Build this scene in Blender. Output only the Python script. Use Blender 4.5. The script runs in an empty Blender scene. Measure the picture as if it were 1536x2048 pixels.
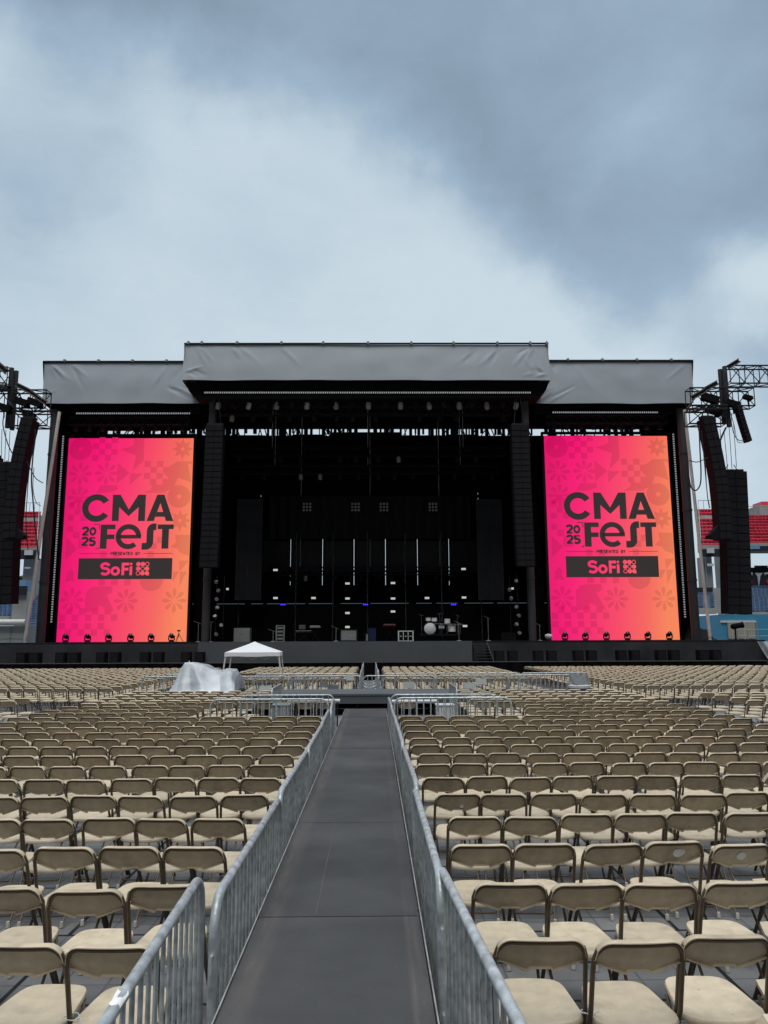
ZENITH, BACKLOW, SUN_E = 3.6, .03, 1.5
import bpy, bmesh, math, random
from mathutils import Vector, Matrix, Euler, noise
R = math.radians
PI = math.pi
random.seed(7)
scene = bpy.context.scene
col = scene.collection

# ------------------------------------------------------------------ camera
F, CX, CY = 1560.0, 768.0, 1024.0          # focal length and centre in photo pixels (1536 x 2048)
EYE = Vector((0.0, 0.0, 2.28))
PITCH, YAW, ROLL = R(9.32), R(-0.73), R(-0.22)
ROT = (Matrix.Rotation(YAW, 3, 'Z') @ Matrix.Rotation(R(90) + PITCH, 3, 'X') @ Matrix.Rotation(ROLL, 3, 'Z'))
cam_data = bpy.data.cameras.new('camera')
cam = bpy.data.objects.new('camera', cam_data)
col.objects.link(cam)
cam_data.sensor_fit = 'VERTICAL'
cam_data.sensor_height = 36.0
cam_data.sensor_width = 27.0
cam_data.lens = F / 2048.0 * 36.0
cam_data.clip_start = 0.05
cam_data.clip_end = 3000
cam.matrix_world = Matrix.Translation(EYE) @ ROT.to_4x4()
scene.camera = cam
scene.render.resolution_x, scene.render.resolution_y = 768, 1024
vs = scene.view_settings
vs.view_transform = 'Standard'; vs.look = 'None'; vs.exposure = 0.0; vs.gamma = 1.0
try: vs.use_curve_mapping = False
except Exception: pass

def ray(px, py):
    return ROT @ Vector((px - CX, CY - py, -F))
def at(px, py, Y):                          # surveyed point: pixel bearing at a known depth
    d = ray(px, py); t = (Y - EYE.y) / d.y
    return EYE + d * t
def on(px, py, z):                          # pixel bearing on a known height
    d = ray(px, py); t = (z - EYE.z) / d.z
    return EYE + d * t
def pix(p):                                 # where a world point falls in the photograph
    c = ROT.transposed() @ (Vector(p) - EYE)
    return (CX + F * c.x / -c.z, CY - F * c.y / -c.z) if c.z < 0 else (-9999, -9999)

# ------------------------------------------------------------------ mesh builder
class MB:
    def __init__(s): s.v = []; s.f = []; s.uv = {}
    def add(s, verts, faces):
        o = len(s.v); s.v += [tuple(v) for v in verts]; s.f += [tuple(i + o for i in f) for f in faces]; return s
    def box(s, c, d, rot=None):
        x, y, z = d[0] / 2, d[1] / 2, d[2] / 2
        vs_ = [Vector((sx * x, sy * y, sz * z)) for sx in (-1, 1) for sy in (-1, 1) for sz in (-1, 1)]
        if rot is not None: vs_ = [rot @ v for v in vs_]
        c = Vector(c)
        return s.add([c + v for v in vs_], [(0,1,3,2),(4,6,7,5),(0,4,5,1),(2,3,7,6),(0,2,6,4),(1,5,7,3)])
    def b2(s, p, q):
        return s.box([(a + b) / 2 for a, b in zip(p, q)], [abs(b - a) for a, b in zip(p, q)])
    def tube(s, pts, r, n=8, cap=True, closed=False):
        pts = [Vector(p) for p in pts]; rings = []
        m = len(pts)
        up = None
        for i, p in enumerate(pts):
            if closed: t = pts[(i + 1) % m] - pts[i - 1]
            else: t = pts[min(i + 1, m - 1)] - pts[max(i - 1, 0)]
            t.normalize()
            if up is None:
                a = Vector((0, 0, 1)) if abs(t.z) < .9 else Vector((1, 0, 0))
                up = (a - t * a.dot(t)).normalized()
            else:
                up = up - t * up.dot(t)
                up = up.normalized() if up.length > 1e-6 else t.orthogonal().normalized()
            w = t.cross(up)
            rr = r[i] if isinstance(r, (list, tuple)) else r
            rings.append([p + (up * math.cos(2 * PI * k / n) + w * math.sin(2 * PI * k / n)) * rr for k in range(n)])
        verts = [v for g in rings for v in g]; faces = []
        for i in range(m if closed else m - 1):
            j = (i + 1) % m
            for k in range(n):
                faces.append((i * n + k, i * n + (k + 1) % n, j * n + (k + 1) % n, j * n + k))
        if cap and not closed:
            faces.append(tuple(reversed(range(n)))); faces.append(tuple((m - 1) * n + k for k in range(n)))
        return s.add(verts, faces)
    def lathe(s, prof, n=16, c=(0, 0, 0), axis=None):
        M = axis or Matrix.Identity(3); c = Vector(c)
        verts = []
        for r_, z in prof:
            for k in range(n):
                a = 2 * PI * k / n; verts.append(c + M @ Vector((r_ * math.cos(a), r_ * math.sin(a), z)))
        faces = [(i*n+k, i*n+(k+1) % n, (i+1)*n+(k+1) % n, (i+1)*n+k) for i in range(len(prof) - 1) for k in range(n)]
        faces.append(tuple(reversed(range(n)))); faces.append(tuple((len(prof) - 1) * n + k for k in range(n)))
        return s.add(verts, faces)
    def grid(s, fn, nu, nv):
        o = len(s.v)
        for j in range(nv + 1):
            for i in range(nu + 1): s.v.append(tuple(fn(i / nu, j / nv)))
        for j in range(nv):
            for i in range(nu):
                a = o + j * (nu + 1) + i; s.f.append((a, a + 1, a + nu + 2, a + nu + 1))
        return s
    def prism(s, poly, y0, y1):             # outline in x,z pushed from y0 to y1
        n = len(poly); vs_ = [(x, y0, z) for x, z in poly] + [(x, y1, z) for x, z in poly]
        fs = [tuple(range(n)), tuple(range(2 * n - 1, n - 1, -1))] + [(i, i + n, (i + 1) % n + n, (i + 1) % n) for i in range(n)]
        return s.add(vs_, fs)
    def mesh(s, name, smooth=None):
        me = bpy.data.meshes.new(name); me.from_pydata(s.v, [], s.f); me.update()
        bm = bmesh.new(); bm.from_mesh(me); bmesh.ops.recalc_face_normals(bm, faces=bm.faces[:]); bm.to_mesh(me); bm.free()
        if smooth:
            me.polygons.foreach_set('use_smooth', [True] * len(me.polygons)); me.set_sharp_from_angle(angle=R(smooth))
        return me
    def build(s, name, m, parent=None, smooth=None, loc=None):
        return link(name, s.mesh(name, smooth), m, parent, loc)
def link(name, me, m, parent=None, loc=None):
    if m is not None and not me.materials: me.materials.append(m)
    o = bpy.data.objects.new(name, me); col.objects.link(o)
    if parent is not None: o.parent = parent
    if loc is not None: o.location = loc
    return o
def tag(o, label=None, cat=None, group=None, kind=None):
    if label: o['label'] = label
    if cat: o['category'] = cat
    if group: o['group'] = group
    if kind: o['kind'] = kind
    return o
def empty(name, loc=(0, 0, 0), rz=0, label=None, cat=None, group=None):
    o = bpy.data.objects.new(name, None); col.objects.link(o); o.location = loc; o.rotation_euler = (0, 0, rz)
    o.empty_display_size = .2
    return tag(o, label, cat, group)
def copy_tree(o, kids, parent=None):
    c = o.copy(); col.objects.link(c)
    if parent is not None: c.parent = parent
    for ch in kids.get(o.name, ()): copy_tree(ch, kids, c)
    return c
def kid_map(o):
    m = {}
    def go(x):
        m[x.name] = list(x.children)
        for c in x.children: go(c)
    go(o); return m
ORD = ['zeroth', 'first', 'second', 'third', 'fourth', 'fifth', 'sixth', 'seventh', 'eighth', 'ninth', 'tenth', 'eleventh', 'twelfth',
       'thirteenth', 'fourteenth', 'fifteenth', 'sixteenth', 'seventeenth', 'eighteenth', 'nineteenth', 'twentieth', 'twenty-first',
       'twenty-second', 'twenty-third', 'twenty-fourth', 'twenty-fifth']

# ------------------------------------------------------------------ materials
def srgb(r, g, b):
    f = lambda c: c / 12.92 if c <= .04045 else ((c + .055) / 1.055) ** 2.4
    return (f(r / 255), f(g / 255), f(b / 255))
def material(name, c, rough=.6, metal=0.0, var=.0, scale=3.0, bump=0.0, bscale=30.0, rand=0.0, spec=.5, detail=4, coord='Object', stretch=None):
    m = bpy.data.materials.new(name); m.use_nodes = True
    nt = m.node_tree; b = nt.nodes['Principled BSDF']
    b.inputs['Roughness'].default_value = rough; b.inputs['Metallic'].default_value = metal
    b.inputs['Specular IOR Level'].default_value = spec
    b.inputs['Base Color'].default_value = (*c, 1)
    tc = nt.nodes.new('ShaderNodeTexCoord'); src = tc.outputs[coord]
    if stretch:
        mp = nt.nodes.new('ShaderNodeMapping'); mp.inputs['Scale'].default_value = stretch
        nt.links.new(src, mp.inputs['Vector']); src = mp.outputs['Vector']
    out = None
    if var or rand:
        n = nt.nodes.new('ShaderNodeTexNoise'); n.inputs['Scale'].default_value = scale; n.inputs['Detail'].default_value = detail
        nt.links.new(src, n.inputs['Vector'])
        mr = nt.nodes.new('ShaderNodeMapRange'); mr.inputs['From Min'].default_value = .3; mr.inputs['From Max'].default_value = .7
        mr.inputs['To Min'].default_value = 1 - var; mr.inputs['To Max'].default_value = 1 + var
        nt.links.new(n.outputs['Fac'], mr.inputs['Value']); out = mr.outputs['Result']
        if rand:
            oi = nt.nodes.new('ShaderNodeObjectInfo'); m2 = nt.nodes.new('ShaderNodeMapRange')
            m2.inputs['To Min'].default_value = 1 - rand; m2.inputs['To Max'].default_value = 1 + rand
            nt.links.new(oi.outputs['Random'], m2.inputs['Value'])
            mm = nt.nodes.new('ShaderNodeMath'); mm.operation = 'MULTIPLY'
            nt.links.new(out, mm.inputs[0]); nt.links.new(m2.outputs['Result'], mm.inputs[1]); out = mm.outputs[0]
        vm = nt.nodes.new('ShaderNodeVectorMath'); vm.operation = 'SCALE'; vm.inputs[0].default_value = c
        nt.links.new(out, vm.inputs['Scale']); nt.links.new(vm.outputs['Vector'], b.inputs['Base Color'])
    if bump:
        n2 = nt.nodes.new('ShaderNodeTexNoise'); n2.inputs['Scale'].default_value = bscale; n2.inputs['Detail'].default_value = 5
        nt.links.new(src, n2.inputs['Vector'])
        bp = nt.nodes.new('ShaderNodeBump'); bp.inputs['Strength'].default_value = bump; bp.inputs['Distance'].default_value = .02
        nt.links.new(n2.outputs['Fac'], bp.inputs['Height']); nt.links.new(bp.outputs['Normal'], b.inputs['Normal'])
    return m
def emitter(name, c, s):
    m = bpy.data.materials.new(name); m.use_nodes = True; b = m.node_tree.nodes['Principled BSDF']
    b.inputs['Base Color'].default_value = (.02, .02, .02, 1); b.inputs['Roughness'].default_value = .7
    b.inputs['Emission Color'].default_value = (*c, 1); b.inputs['Emission Strength'].default_value = s
    return m

M = {}
M['tan'] = material('tan_plastic', (.61, .515, .370), .5, var=.10, scale=13, bump=.05, bscale=160, rand=.13)
def add_scuffs(m):
    # grime and chips of their own on every chair: noise shifted by the object's random number
    nt = m.node_tree; b = nt.nodes['Principled BSDF']; base = b.inputs['Base Color'].links[0].from_socket
    tc = nt.nodes.new('ShaderNodeTexCoord'); oi = nt.nodes.new('ShaderNodeObjectInfo')
    w = nt.nodes.new('ShaderNodeMath'); w.operation = 'MULTIPLY'; w.inputs[1].default_value = 80; nt.links.new(oi.outputs['Random'], w.inputs[0])
    cur = base
    for sc, lo, hi, k, c in ((7, .52, .74, .50, (.26, .20, .13, 1)), (38, .66, .74, .55, (.70, .62, .50, 1)), (22, .69, .75, .6, (.12, .095, .07, 1))):
        n = nt.nodes.new('ShaderNodeTexNoise'); n.noise_dimensions = '4D'; n.inputs['Scale'].default_value = sc; n.inputs['Detail'].default_value = 5
        nt.links.new(tc.outputs['Object'], n.inputs['Vector']); nt.links.new(w.outputs[0], n.inputs['W'])
        mr = nt.nodes.new('ShaderNodeMapRange'); mr.inputs['From Min'].default_value = lo; mr.inputs['From Max'].default_value = hi; mr.inputs['To Max'].default_value = k; nt.links.new(n.outputs['Fac'], mr.inputs['Value'])
        mx = nt.nodes.new('ShaderNodeMix'); mx.data_type = 'RGBA'; nt.links.new(mr.outputs[0], mx.inputs[0]); nt.links.new(cur, mx.inputs[6]); mx.inputs[7].default_value = c; cur = mx.outputs[2]
    nt.links.new(cur, b.inputs['Base Color'])
add_scuffs(M['tan'])
M['chairframe'] = material('brown_painted_steel', (.12, .088, .058), .5, .15, var=.15, scale=20, rand=.1)
M['footcap'] = material('pale_plastic_cap', (.55, .53, .47), .5, rand=.1)
M['galv'] = material('galvanised_steel', (.49, .535, .55), .42, .35, var=.36, scale=14, bump=.08, bscale=60, rand=.12, detail=8)
M['alu'] = material('dull_aluminium_truss', (.62, .63, .66), .5, 0, var=.2, scale=3)
M['ledwall'] = material('dark_led_wall', (.013, .014, .020), .5, var=.4, scale=.8)
M['trim'] = material('worn_ply_edge', (.34, .34, .32), .7, var=.3, scale=6)
M['galv2'] = material('galvanised_sheet', (.34, .38, .39), .5, .4, var=.2, scale=6, rand=.1)
M['black'] = material('matt_black', (.005, .005, .006), .8, var=.2, scale=4, spec=.15)
M['blackcloth'] = material('black_drape', (.005, .005, .006), .95, var=.3, scale=2, bump=.3, bscale=3, spec=.08)
M['blackpaint'] = material('black_painted_steel', (.014, .014, .017), .6, 0, var=.25, scale=5, spec=.25)
M['skirt'] = material('black_stage_skirt', (.042, .043, .049), .85, var=.35, scale=.6, bump=.2, bscale=2, spec=.3)
M['apron'] = material('charcoal_stage_apron', (.105, .118, .128), .8, var=.10, scale=.5, spec=.3)
M['speaker'] = material('black_speaker_paint', (.010, .010, .012), .8, var=.2, scale=3, spec=.15)
M['grille'] = material('black_speaker_grille', (.017, .017, .021), .8, 0, var=.2, scale=8, spec=.15)
M['fabric'] = material('grey_roof_vinyl', (.36, .405, .45), .6, var=.06, scale=.7, bump=.25, bscale=1.1)
M['column'] = material('dark_grey_column', (.050, .050, .055), .7, 0, var=.2, scale=1.5)
M['white'] = material('white_paint', (.70, .72, .72), .5, var=.08, scale=3)
M['palepole'] = material('pale_green_pole', (.82, .86, .80), .5, .1, var=.1, scale=2)
M['tent'] = material('white_canopy_cloth', (.80, .81, .85), .7, var=.03, scale=2, bump=.15, bscale=5)
M['tarp'] = material('silver_white_tarp', (.50, .54, .58), .40, .1, var=.38, scale=1.1, bump=.5, bscale=6)
M['truss'] = material('dark_truss_tube', (.035, .035, .042), .45, .4, var=.2, scale=3)
M['rust'] = material('weathered_beam', (.16, .13, .11), .7, .2, var=.3, scale=2)
M['cable'] = material('black_rubber_cable', (.02, .02, .022), .6)
M['concrete'] = material('stadium_concrete', (.42, .43, .43), .85, var=.15, scale=.4, bump=.1, bscale=2)
M['redseat'] = material('red_stadium_seat', (.85, .09, .16), .5, var=.25, scale=1.2)
M['blueseat'] = material('blue_stadium_seat', (.17, .30, .52), .5, var=.3, scale=1.5)
M['bluewall'] = material('turquoise_wall', (.055, .30, .50), .6, var=.08, scale=.6)
M['tanpanel'] = material('beige_panel', (.40, .38, .33), .7, var=.08, scale=1)
M['greywall'] = material('pale_grey_container', (.36, .40, .41), .6, var=.08, scale=.6)
M['navy'] = material('navy_banner', (.02, .022, .035), .7, var=.2, scale=1)
M['skyblue'] = material('pale_blue_fascia', (.20, .36, .58), .6, var=.1, scale=1)
M['redstar'] = material('red_star_print', (.50, .03, .03), .6)
M['leaf'] = material('tree_leaf', (.06, .09, .03), .7, var=.4, scale=1.2)
M['bark'] = material('tree_bark', (.10, .075, .05), .9, var=.3, scale=3)
M['sign'] = material('white_paper_sign', (.68, .74, .72), .6, var=.05, scale=6)
M['bin'] = material('slate_blue_bin', (.08, .12, .15), .5, var=.1, scale=4)
M['bag'] = material('clear_bin_bag', (.36, .39, .40), .3, var=.15, scale=6, bump=.6, bscale=14)
M['ziptie'] = material('white_zip_tie', (.75, .76, .74), .4)
M['led'] = emitter('led_dot', (.80, .86, .92), .34)
M['worklight'] = emitter('lit_label_lamp', (.9, .93, .88), .55)
M['bluelamp'] = emitter('blue_lamp', (.03, .02, 1.0), 2.2)
M['railglow'] = emitter('pale_rail', (.20, .32, .38), .22)
M['bluecrate'] = material('dark_blue_drape', (.012, .03, .11), .7, var=.2, scale=2)
M['casegrey'] = material('grey_case', (.30, .31, .29), .6, var=.15, scale=3)
M['drumwhite'] = material('drum_head', (.9, .91, .92), .4)
M['chrome'] = material('chrome_hardware', (.6, .6, .62), .2, .9)
M['lampgrey'] = material('grey_lamp_body', (.38, .39, .40), .45, .2, var=.15, scale=6)
M['lens'] = material('lamp_lens', (.05, .05, .06), .08, .0)
M['redpaint'] = material('red_keyboard_shell', (.22, .02, .02), .4)
M['paper'] = material('torn_paper', (.9, .9, .88), .8, var=.1, scale=20)
M['padlock'] = material('yellow_wood_block', (.62, .45, .2), .6, var=.1, scale=10)

# walkway ply with scuffs along its edges
def walkway_mat():
    m = material('black_ply_deck', (.044, .044, .045), .62, rand=.16, var=.2, scale=2.2, bump=.12, bscale=90, detail=8)
    nt = m.node_tree; b = nt.nodes['Principled BSDF']
    base = b.inputs['Base Color'].links[0].from_socket
    tc = nt.nodes.new('ShaderNodeTexCoord'); sep = nt.nodes.new('ShaderNodeSeparateXYZ'); nt.links.new(tc.outputs['Object'], sep.inputs[0])
    def math_(op, a, b_=None):
        n = nt.nodes.new('ShaderNodeMath'); n.operation = op
        for i, q in enumerate((a, b_)):
            if q is None: continue
            if isinstance(q, (int, float)): n.inputs[i].default_value = q
            else: nt.links.new(q, n.inputs[i])
        return n.outputs[0]
    def band(c, w):                          # a worn strip along y at x=c
        d = math_('ABSOLUTE', math_('SUBTRACT', sep.outputs['X'], c))
        mr = nt.nodes.new('ShaderNodeMapRange'); mr.interpolation_type = 'SMOOTHSTEP'
        mr.inputs['From Min'].default_value = 0; mr.inputs['From Max'].default_value = w; mr.inputs['To Min'].default_value = 1; mr.inputs['To Max'].default_value = 0
        nt.links.new(d, mr.inputs['Value']); return mr.outputs['Result']
    mp = nt.nodes.new('ShaderNodeMapping'); mp.inputs['Scale'].default_value = (9, 1.1, 1); nt.links.new(tc.outputs['Object'], mp.inputs[0])
    n = nt.nodes.new('ShaderNodeTexNoise'); n.inputs['Scale'].default_value = 1.6; n.inputs['Detail'].default_value = 7; nt.links.new(mp.outputs[0], n.inputs['Vector'])
    mrn = nt.nodes.new('ShaderNodeMapRange'); mrn.inputs['From Min'].default_value = .42; mrn.inputs['From Max'].default_value = .68; nt.links.new(n.outputs['Fac'], mrn.inputs['Value'])
    near = nt.nodes.new('ShaderNodeMath'); near.operation = 'LESS_THAN'; near.inputs[1].default_value = 4.99; nt.links.new(sep.outputs['Y'], near.inputs[0]); near_k = math_('ADD', math_('MULTIPLY', near.outputs[0], .75), .25)
    w = math_('MAXIMUM', math_('MULTIPLY', band(-.62, .10), .8), math_('MULTIPLY', near_k, math_('MAXIMUM', band(.185, .028), math_('MULTIPLY', band(.225, .05), .7))))
    fac = math_('MULTIPLY', math_('MULTIPLY', w, math_('ADD', math_('MULTIPLY', mrn.outputs[0], .8), .35)), .55)
    mix = nt.nodes.new('ShaderNodeMix'); mix.data_type = 'RGBA'
    nt.links.new(fac, mix.inputs[0]); nt.links.new(base, mix.inputs[6]); mix.inputs[7].default_value = (.17, .14, .12, 1)
    # broad dusty patches
    n3 = nt.nodes.new('ShaderNodeTexNoise'); n3.inputs['Scale'].default_value = .9; n3.inputs['Detail'].default_value = 3; nt.links.new(tc.outputs['Object'], n3.inputs['Vector'])
    mr3 = nt.nodes.new('ShaderNodeMapRange'); mr3.inputs['From Min'].default_value = .45; mr3.inputs['From Max'].default_value = .75; mr3.inputs['To Max'].default_value = .34; nt.links.new(n3.outputs['Fac'], mr3.inputs['Value'])
    mix2 = nt.nodes.new('ShaderNodeMix'); mix2.data_type = 'RGBA'
    nt.links.new(mr3.outputs[0], mix2.inputs[0]); nt.links.new(mix.outputs[2], mix2.inputs[6]); mix2.inputs[7].default_value = (.13, .13, .13, 1)
    # fine pale specks
    n4 = nt.nodes.new('ShaderNodeTexNoise'); n4.inputs['Scale'].default_value = 60; n4.inputs['Detail'].default_value = 2; nt.links.new(tc.outputs['Object'], n4.inputs['Vector'])
    mr4 = nt.nodes.new('ShaderNodeMapRange'); mr4.inputs['From Min'].default_value = .70; mr4.inputs['From Max'].default_value = .74; mr4.inputs['To Max'].default_value = .35; nt.links.new(n4.outputs['Fac'], mr4.inputs['Value'])
    mix3 = nt.nodes.new('ShaderNodeMix'); mix3.data_type = 'RGBA'
    nt.links.new(mr4.outputs[0], mix3.inputs[0]); nt.links.new(mix2.outputs[2], mix3.inputs[6]); mix3.inputs[7].default_value = (.25, .25, .24, 1)
    nt.links.new(mix3.outputs[2], b.inputs['Base Color'])
    return m
M['walk'] = walkway_mat()

def floor_mat():
    m = material('grey_field_panels', (.235, .240, .245), .6, var=.18, scale=1.4, bump=.15, bscale=12, detail=8)
    nt = m.node_tree; b = nt.nodes['Principled BSDF']; base = b.inputs['Base Color'].links[0].from_socket
    tc = nt.nodes.new('ShaderNodeTexCoord')
    br = nt.nodes.new('ShaderNodeTexBrick'); br.offset = .5
    br.inputs['Scale'].default_value = 1; br.inputs['Brick Width'].default_value = 2.4; br.inputs['Row Height'].default_value = .6
    br.inputs['Mortar Size'].default_value = .018; br.inputs['Mortar Smooth'].default_value = .1
    br.inputs['Color1'].default_value = (1, 1, 1, 1); br.inputs['Color2'].default_value = (.72, .72, .74, 1); br.inputs['Mortar'].default_value = (.05, .05, .05, 1)
    nt.links.new(tc.outputs['Object'], br.inputs['Vector'])
    mx = nt.nodes.new('ShaderNodeMix'); mx.data_type = 'RGBA'; mx.blend_type = 'MULTIPLY'; mx.inputs[0].default_value = 1
    nt.links.new(base, mx.inputs[6]); nt.links.new(br.outputs['Color'], mx.inputs[7]); 
    b2 = nt.nodes.new('ShaderNodeTexBrick'); b2.offset = 0; b2.inputs['Scale'].default_value = 1; b2.inputs['Brick Width'].default_value = .30; b2.inputs['Row Height'].default_value = .30
    b2.inputs['Mortar Size'].default_value = .008; b2.inputs['Color1'].default_value = (1, 1, 1, 1); b2.inputs['Color2'].default_value = (.86, .86, .87, 1); b2.inputs['Mortar'].default_value = (.55, .55, .56, 1); nt.links.new(tc.outputs['Object'], b2.inputs['Vector'])
    m2 = nt.nodes.new('ShaderNodeMix'); m2.data_type = 'RGBA'; m2.blend_type = 'MULTIPLY'; m2.inputs[0].default_value = 1; nt.links.new(mx.outputs[2], m2.inputs[6]); nt.links.new(b2.outputs['Color'], m2.inputs[7])
    sn = nt.nodes.new('ShaderNodeTexNoise'); sn.inputs['Scale'].default_value = 4.5; sn.inputs['Detail'].default_value = 9; sn.inputs['Roughness'].default_value = .7; nt.links.new(tc.outputs['Object'], sn.inputs['Vector'])
    sr = nt.nodes.new('ShaderNodeMapRange'); sr.inputs['From Min'].default_value = .55; sr.inputs['From Max'].default_value = .72; sr.inputs['To Max'].default_value = .6; nt.links.new(sn.outputs['Fac'], sr.inputs['Value'])
    m3 = nt.nodes.new('ShaderNodeMix'); m3.data_type = 'RGBA'; nt.links.new(sr.outputs[0], m3.inputs[0]); nt.links.new(m2.outputs[2], m3.inputs[6]); m3.inputs[7].default_value = (.075, .072, .068, 1)
    nt.links.new(m3.outputs[2], b.inputs['Base Color'])
    return m
M['floor'] = floor_mat()
M['ground'] = material('dark_field_ground', (.09, .095, .09), .9, var=.2, scale=.2)

# video wall picture: a left to right colour sweep read from the picture's own u,v
def screen_mat(name, k):
    m = bpy.data.materials.new(name); m.use_nodes = True; nt = m.node_tree; b = nt.nodes['Principled BSDF']
    b.inputs['Base Color'].default_value = (.02, .02, .02, 1); b.inputs['Roughness'].default_value = .6
    uv = nt.nodes.new('ShaderNodeUVMap'); uv.uv_map = 'picture'
    sp = nt.nodes.new('ShaderNodeSeparateXYZ'); nt.links.new(uv.outputs[0], sp.inputs[0])
    a = nt.nodes.new('ShaderNodeMath'); a.operation = 'MULTIPLY_ADD'; a.inputs[1].default_value = -.16; a.inputs[2].default_value = .09
    nt.links.new(sp.outputs['Y'], a.inputs[0])
    w = nt.nodes.new('ShaderNodeMath'); w.operation = 'ADD'; nt.links.new(sp.outputs['X'], w.inputs[0]); nt.links.new(a.outputs[0], w.inputs[1])
    rp = nt.nodes.new('ShaderNodeValToRGB'); nt.links.new(w.outputs[0], rp.inputs[0])
    e = rp.color_ramp.elements
    e[0].position = 0.0; e[0].color = (.76, .003, .135, 1)
    e[1].position = 1.0; e[1].color = (.93, .235, .105, 1)
    for p, c in ((.20, (.90, .005, .165)), (.42, (.92, .026, .150)), (.62, (.92, .066, .130)), (.82, (.90, .130, .110))):
        q = e.new(p); q.color = (*c, 1)
    sc = nt.nodes.new('ShaderNodeVectorMath'); sc.operation = 'SCALE'; sc.inputs['Scale'].default_value = k
    nt.links.new(rp.outputs[0], sc.inputs[0]); nt.links.new(sc.outputs[0], b.inputs['Emission Color']); b.inputs['Emission Strength'].default_value = 1
    return m
M['screen'] = screen_mat('video_picture', 1.0)
M['screen_pattern'] = screen_mat('video_picture_pattern', .80)
M['lettering'] = emitter('video_dark_lettering', (.036, .027, .027), .7)

# ------------------------------------------------------------------ sky and sun
world = bpy.data.worlds.new('World'); scene.world = world; world.use_nodes = True
nt = world.node_tree; bg = nt.nodes['Background']
def wm(op, a, b_=None, c_=None):
    n = nt.nodes.new('ShaderNodeMath'); n.operation = op
    for i, q in enumerate((a, b_, c_)):
        if q is None: continue
        if isinstance(q, (int, float)): n.inputs[i].default_value = q
        else: nt.links.new(q, n.inputs[i])
    return n.outputs[0]
def wr(v, f0, f1, t0, t1):
    n = nt.nodes.new('ShaderNodeMapRange'); n.interpolation_type = 'SMOOTHSTEP'
    n.inputs['From Min'].default_value = f0; n.inputs['From Max'].default_value = f1; n.inputs['To Min'].default_value = t0; n.inputs['To Max'].default_value = t1
    nt.links.new(v, n.inputs['Value']); return n.outputs['Result']
tc = nt.nodes.new('ShaderNodeTexCoord'); DIR = tc.outputs['Generated']
wn = nt.nodes.new('ShaderNodeTexNoise'); wn.inputs['Scale'].default_value = 2.6; wn.inputs['Detail'].default_value = 6; wn.inputs['Roughness'].default_value = .5
nt.links.new(DIR, wn.inputs['Vector'])
off = nt.nodes.new('ShaderNodeVectorMath'); off.operation = 'MULTIPLY_ADD'
off.inputs[1].default_value = (.20, .20, .20); off.inputs[2].default_value = (-.15, -.15, -.15); nt.links.new(wn.outputs['Color'], off.inputs[0])
wn2 = nt.nodes.new('ShaderNodeTexNoise'); wn2.inputs['Scale'].default_value = 8.5; wn2.inputs['Detail'].default_value = 7; wn2.inputs['Roughness'].default_value = .6; nt.links.new(DIR, wn2.inputs['Vector'])
off2 = nt.nodes.new('ShaderNodeVectorMath'); off2.operation = 'MULTIPLY_ADD'; off2.inputs[1].default_value = (.10, .10, .10); nt.links.new(wn2.outputs['Color'], off2.inputs[0]); nt.links.new(off.outputs[0], off2.inputs[2])
wd = nt.nodes.new('ShaderNodeVectorMath'); wd.operation = 'ADD'; nt.links.new(DIR, wd.inputs[0]); nt.links.new(off2.outputs[0], wd.inputs[1])
def blob(px, py, r0, r1, amp):               # a soft cloud mass in a fixed compass direction of the sky
    c = ray(px, py).normalized()
    d = nt.nodes.new('ShaderNodeVectorMath'); d.operation = 'DISTANCE'; d.inputs[1].default_value = c
    nt.links.new(wd.outputs[0], d.inputs[0])
    return wr(d.outputs['Value'], r0, r1, amp, 0)
def fold(op, items):
    o = items[0]
    for i in items[1:]: o = wm(op, o, i)
    return o
def edge(pa, pb, above):                     # signed distance from a straight cloud edge between two bearings
    n_ = ray(*pa).cross(ray(*pb)).normalized()
    if n_.dot(ray(*above)) < 0: n_ = -n_
    d = nt.nodes.new('ShaderNodeVectorMath'); d.operation = 'DOT_PRODUCT'; d.inputs[1].default_value = n_
    nt.links.new(wd.outputs[0], d.inputs[0]); return d.outputs['Value']
bank = wm('SMOOTH_MAX', edge((1075, 590), (640, 255), (1200, 200)), edge((650, 262), (40, 95), (400, 20)), .05)
dark = wr(bank, -.045, .105, 0, 1)
fine = nt.nodes.new('ShaderNodeTexNoise'); fine.inputs['Scale'].default_value = 4.2; fine.inputs['Detail'].default_value = 9; fine.inputs['Roughness'].default_value = .56
nt.links.new(wd.outputs[0], fine.inputs['Vector'])
lum = wm('MULTIPLY_ADD', dark, -.76, .84)
for b_ in (blob(1270, 130, .04, .24, .26), blob(840, 10, .04, .2, .12), blob(1400, 190, .02, .14, .12), blob(60, 160, .02, .2, .12), blob(620, 560, .08, .32, .10), blob(180, 690, .04, .22, .12), blob(1545, 575, .005, .10, .50), blob(1500, 700, .04, .22, .38), blob(1200, 690, .03, .2, .28),
           blob(1480, 60, .02, .12, -.16), blob(120, 290, .05, .135, -.24), blob(300, 420, .08, .30, -.10), blob(60, 480, .04, .2, -.08), blob(350, 580, .05, .2, -.06)):
    lum = wm('ADD', lum, b_)
lum = wm('ADD', lum, wm('MULTIPLY', wm('SUBTRACT', fine.outputs['Fac'], .5), .50))
wis = nt.nodes.new('ShaderNodeTexNoise'); wis.inputs['Scale'].default_value = 3.2; wis.inputs['Detail'].default_value = 10; wis.inputs['Roughness'].default_value = .62; wis.inputs['Distortion'].default_value = .5
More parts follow.
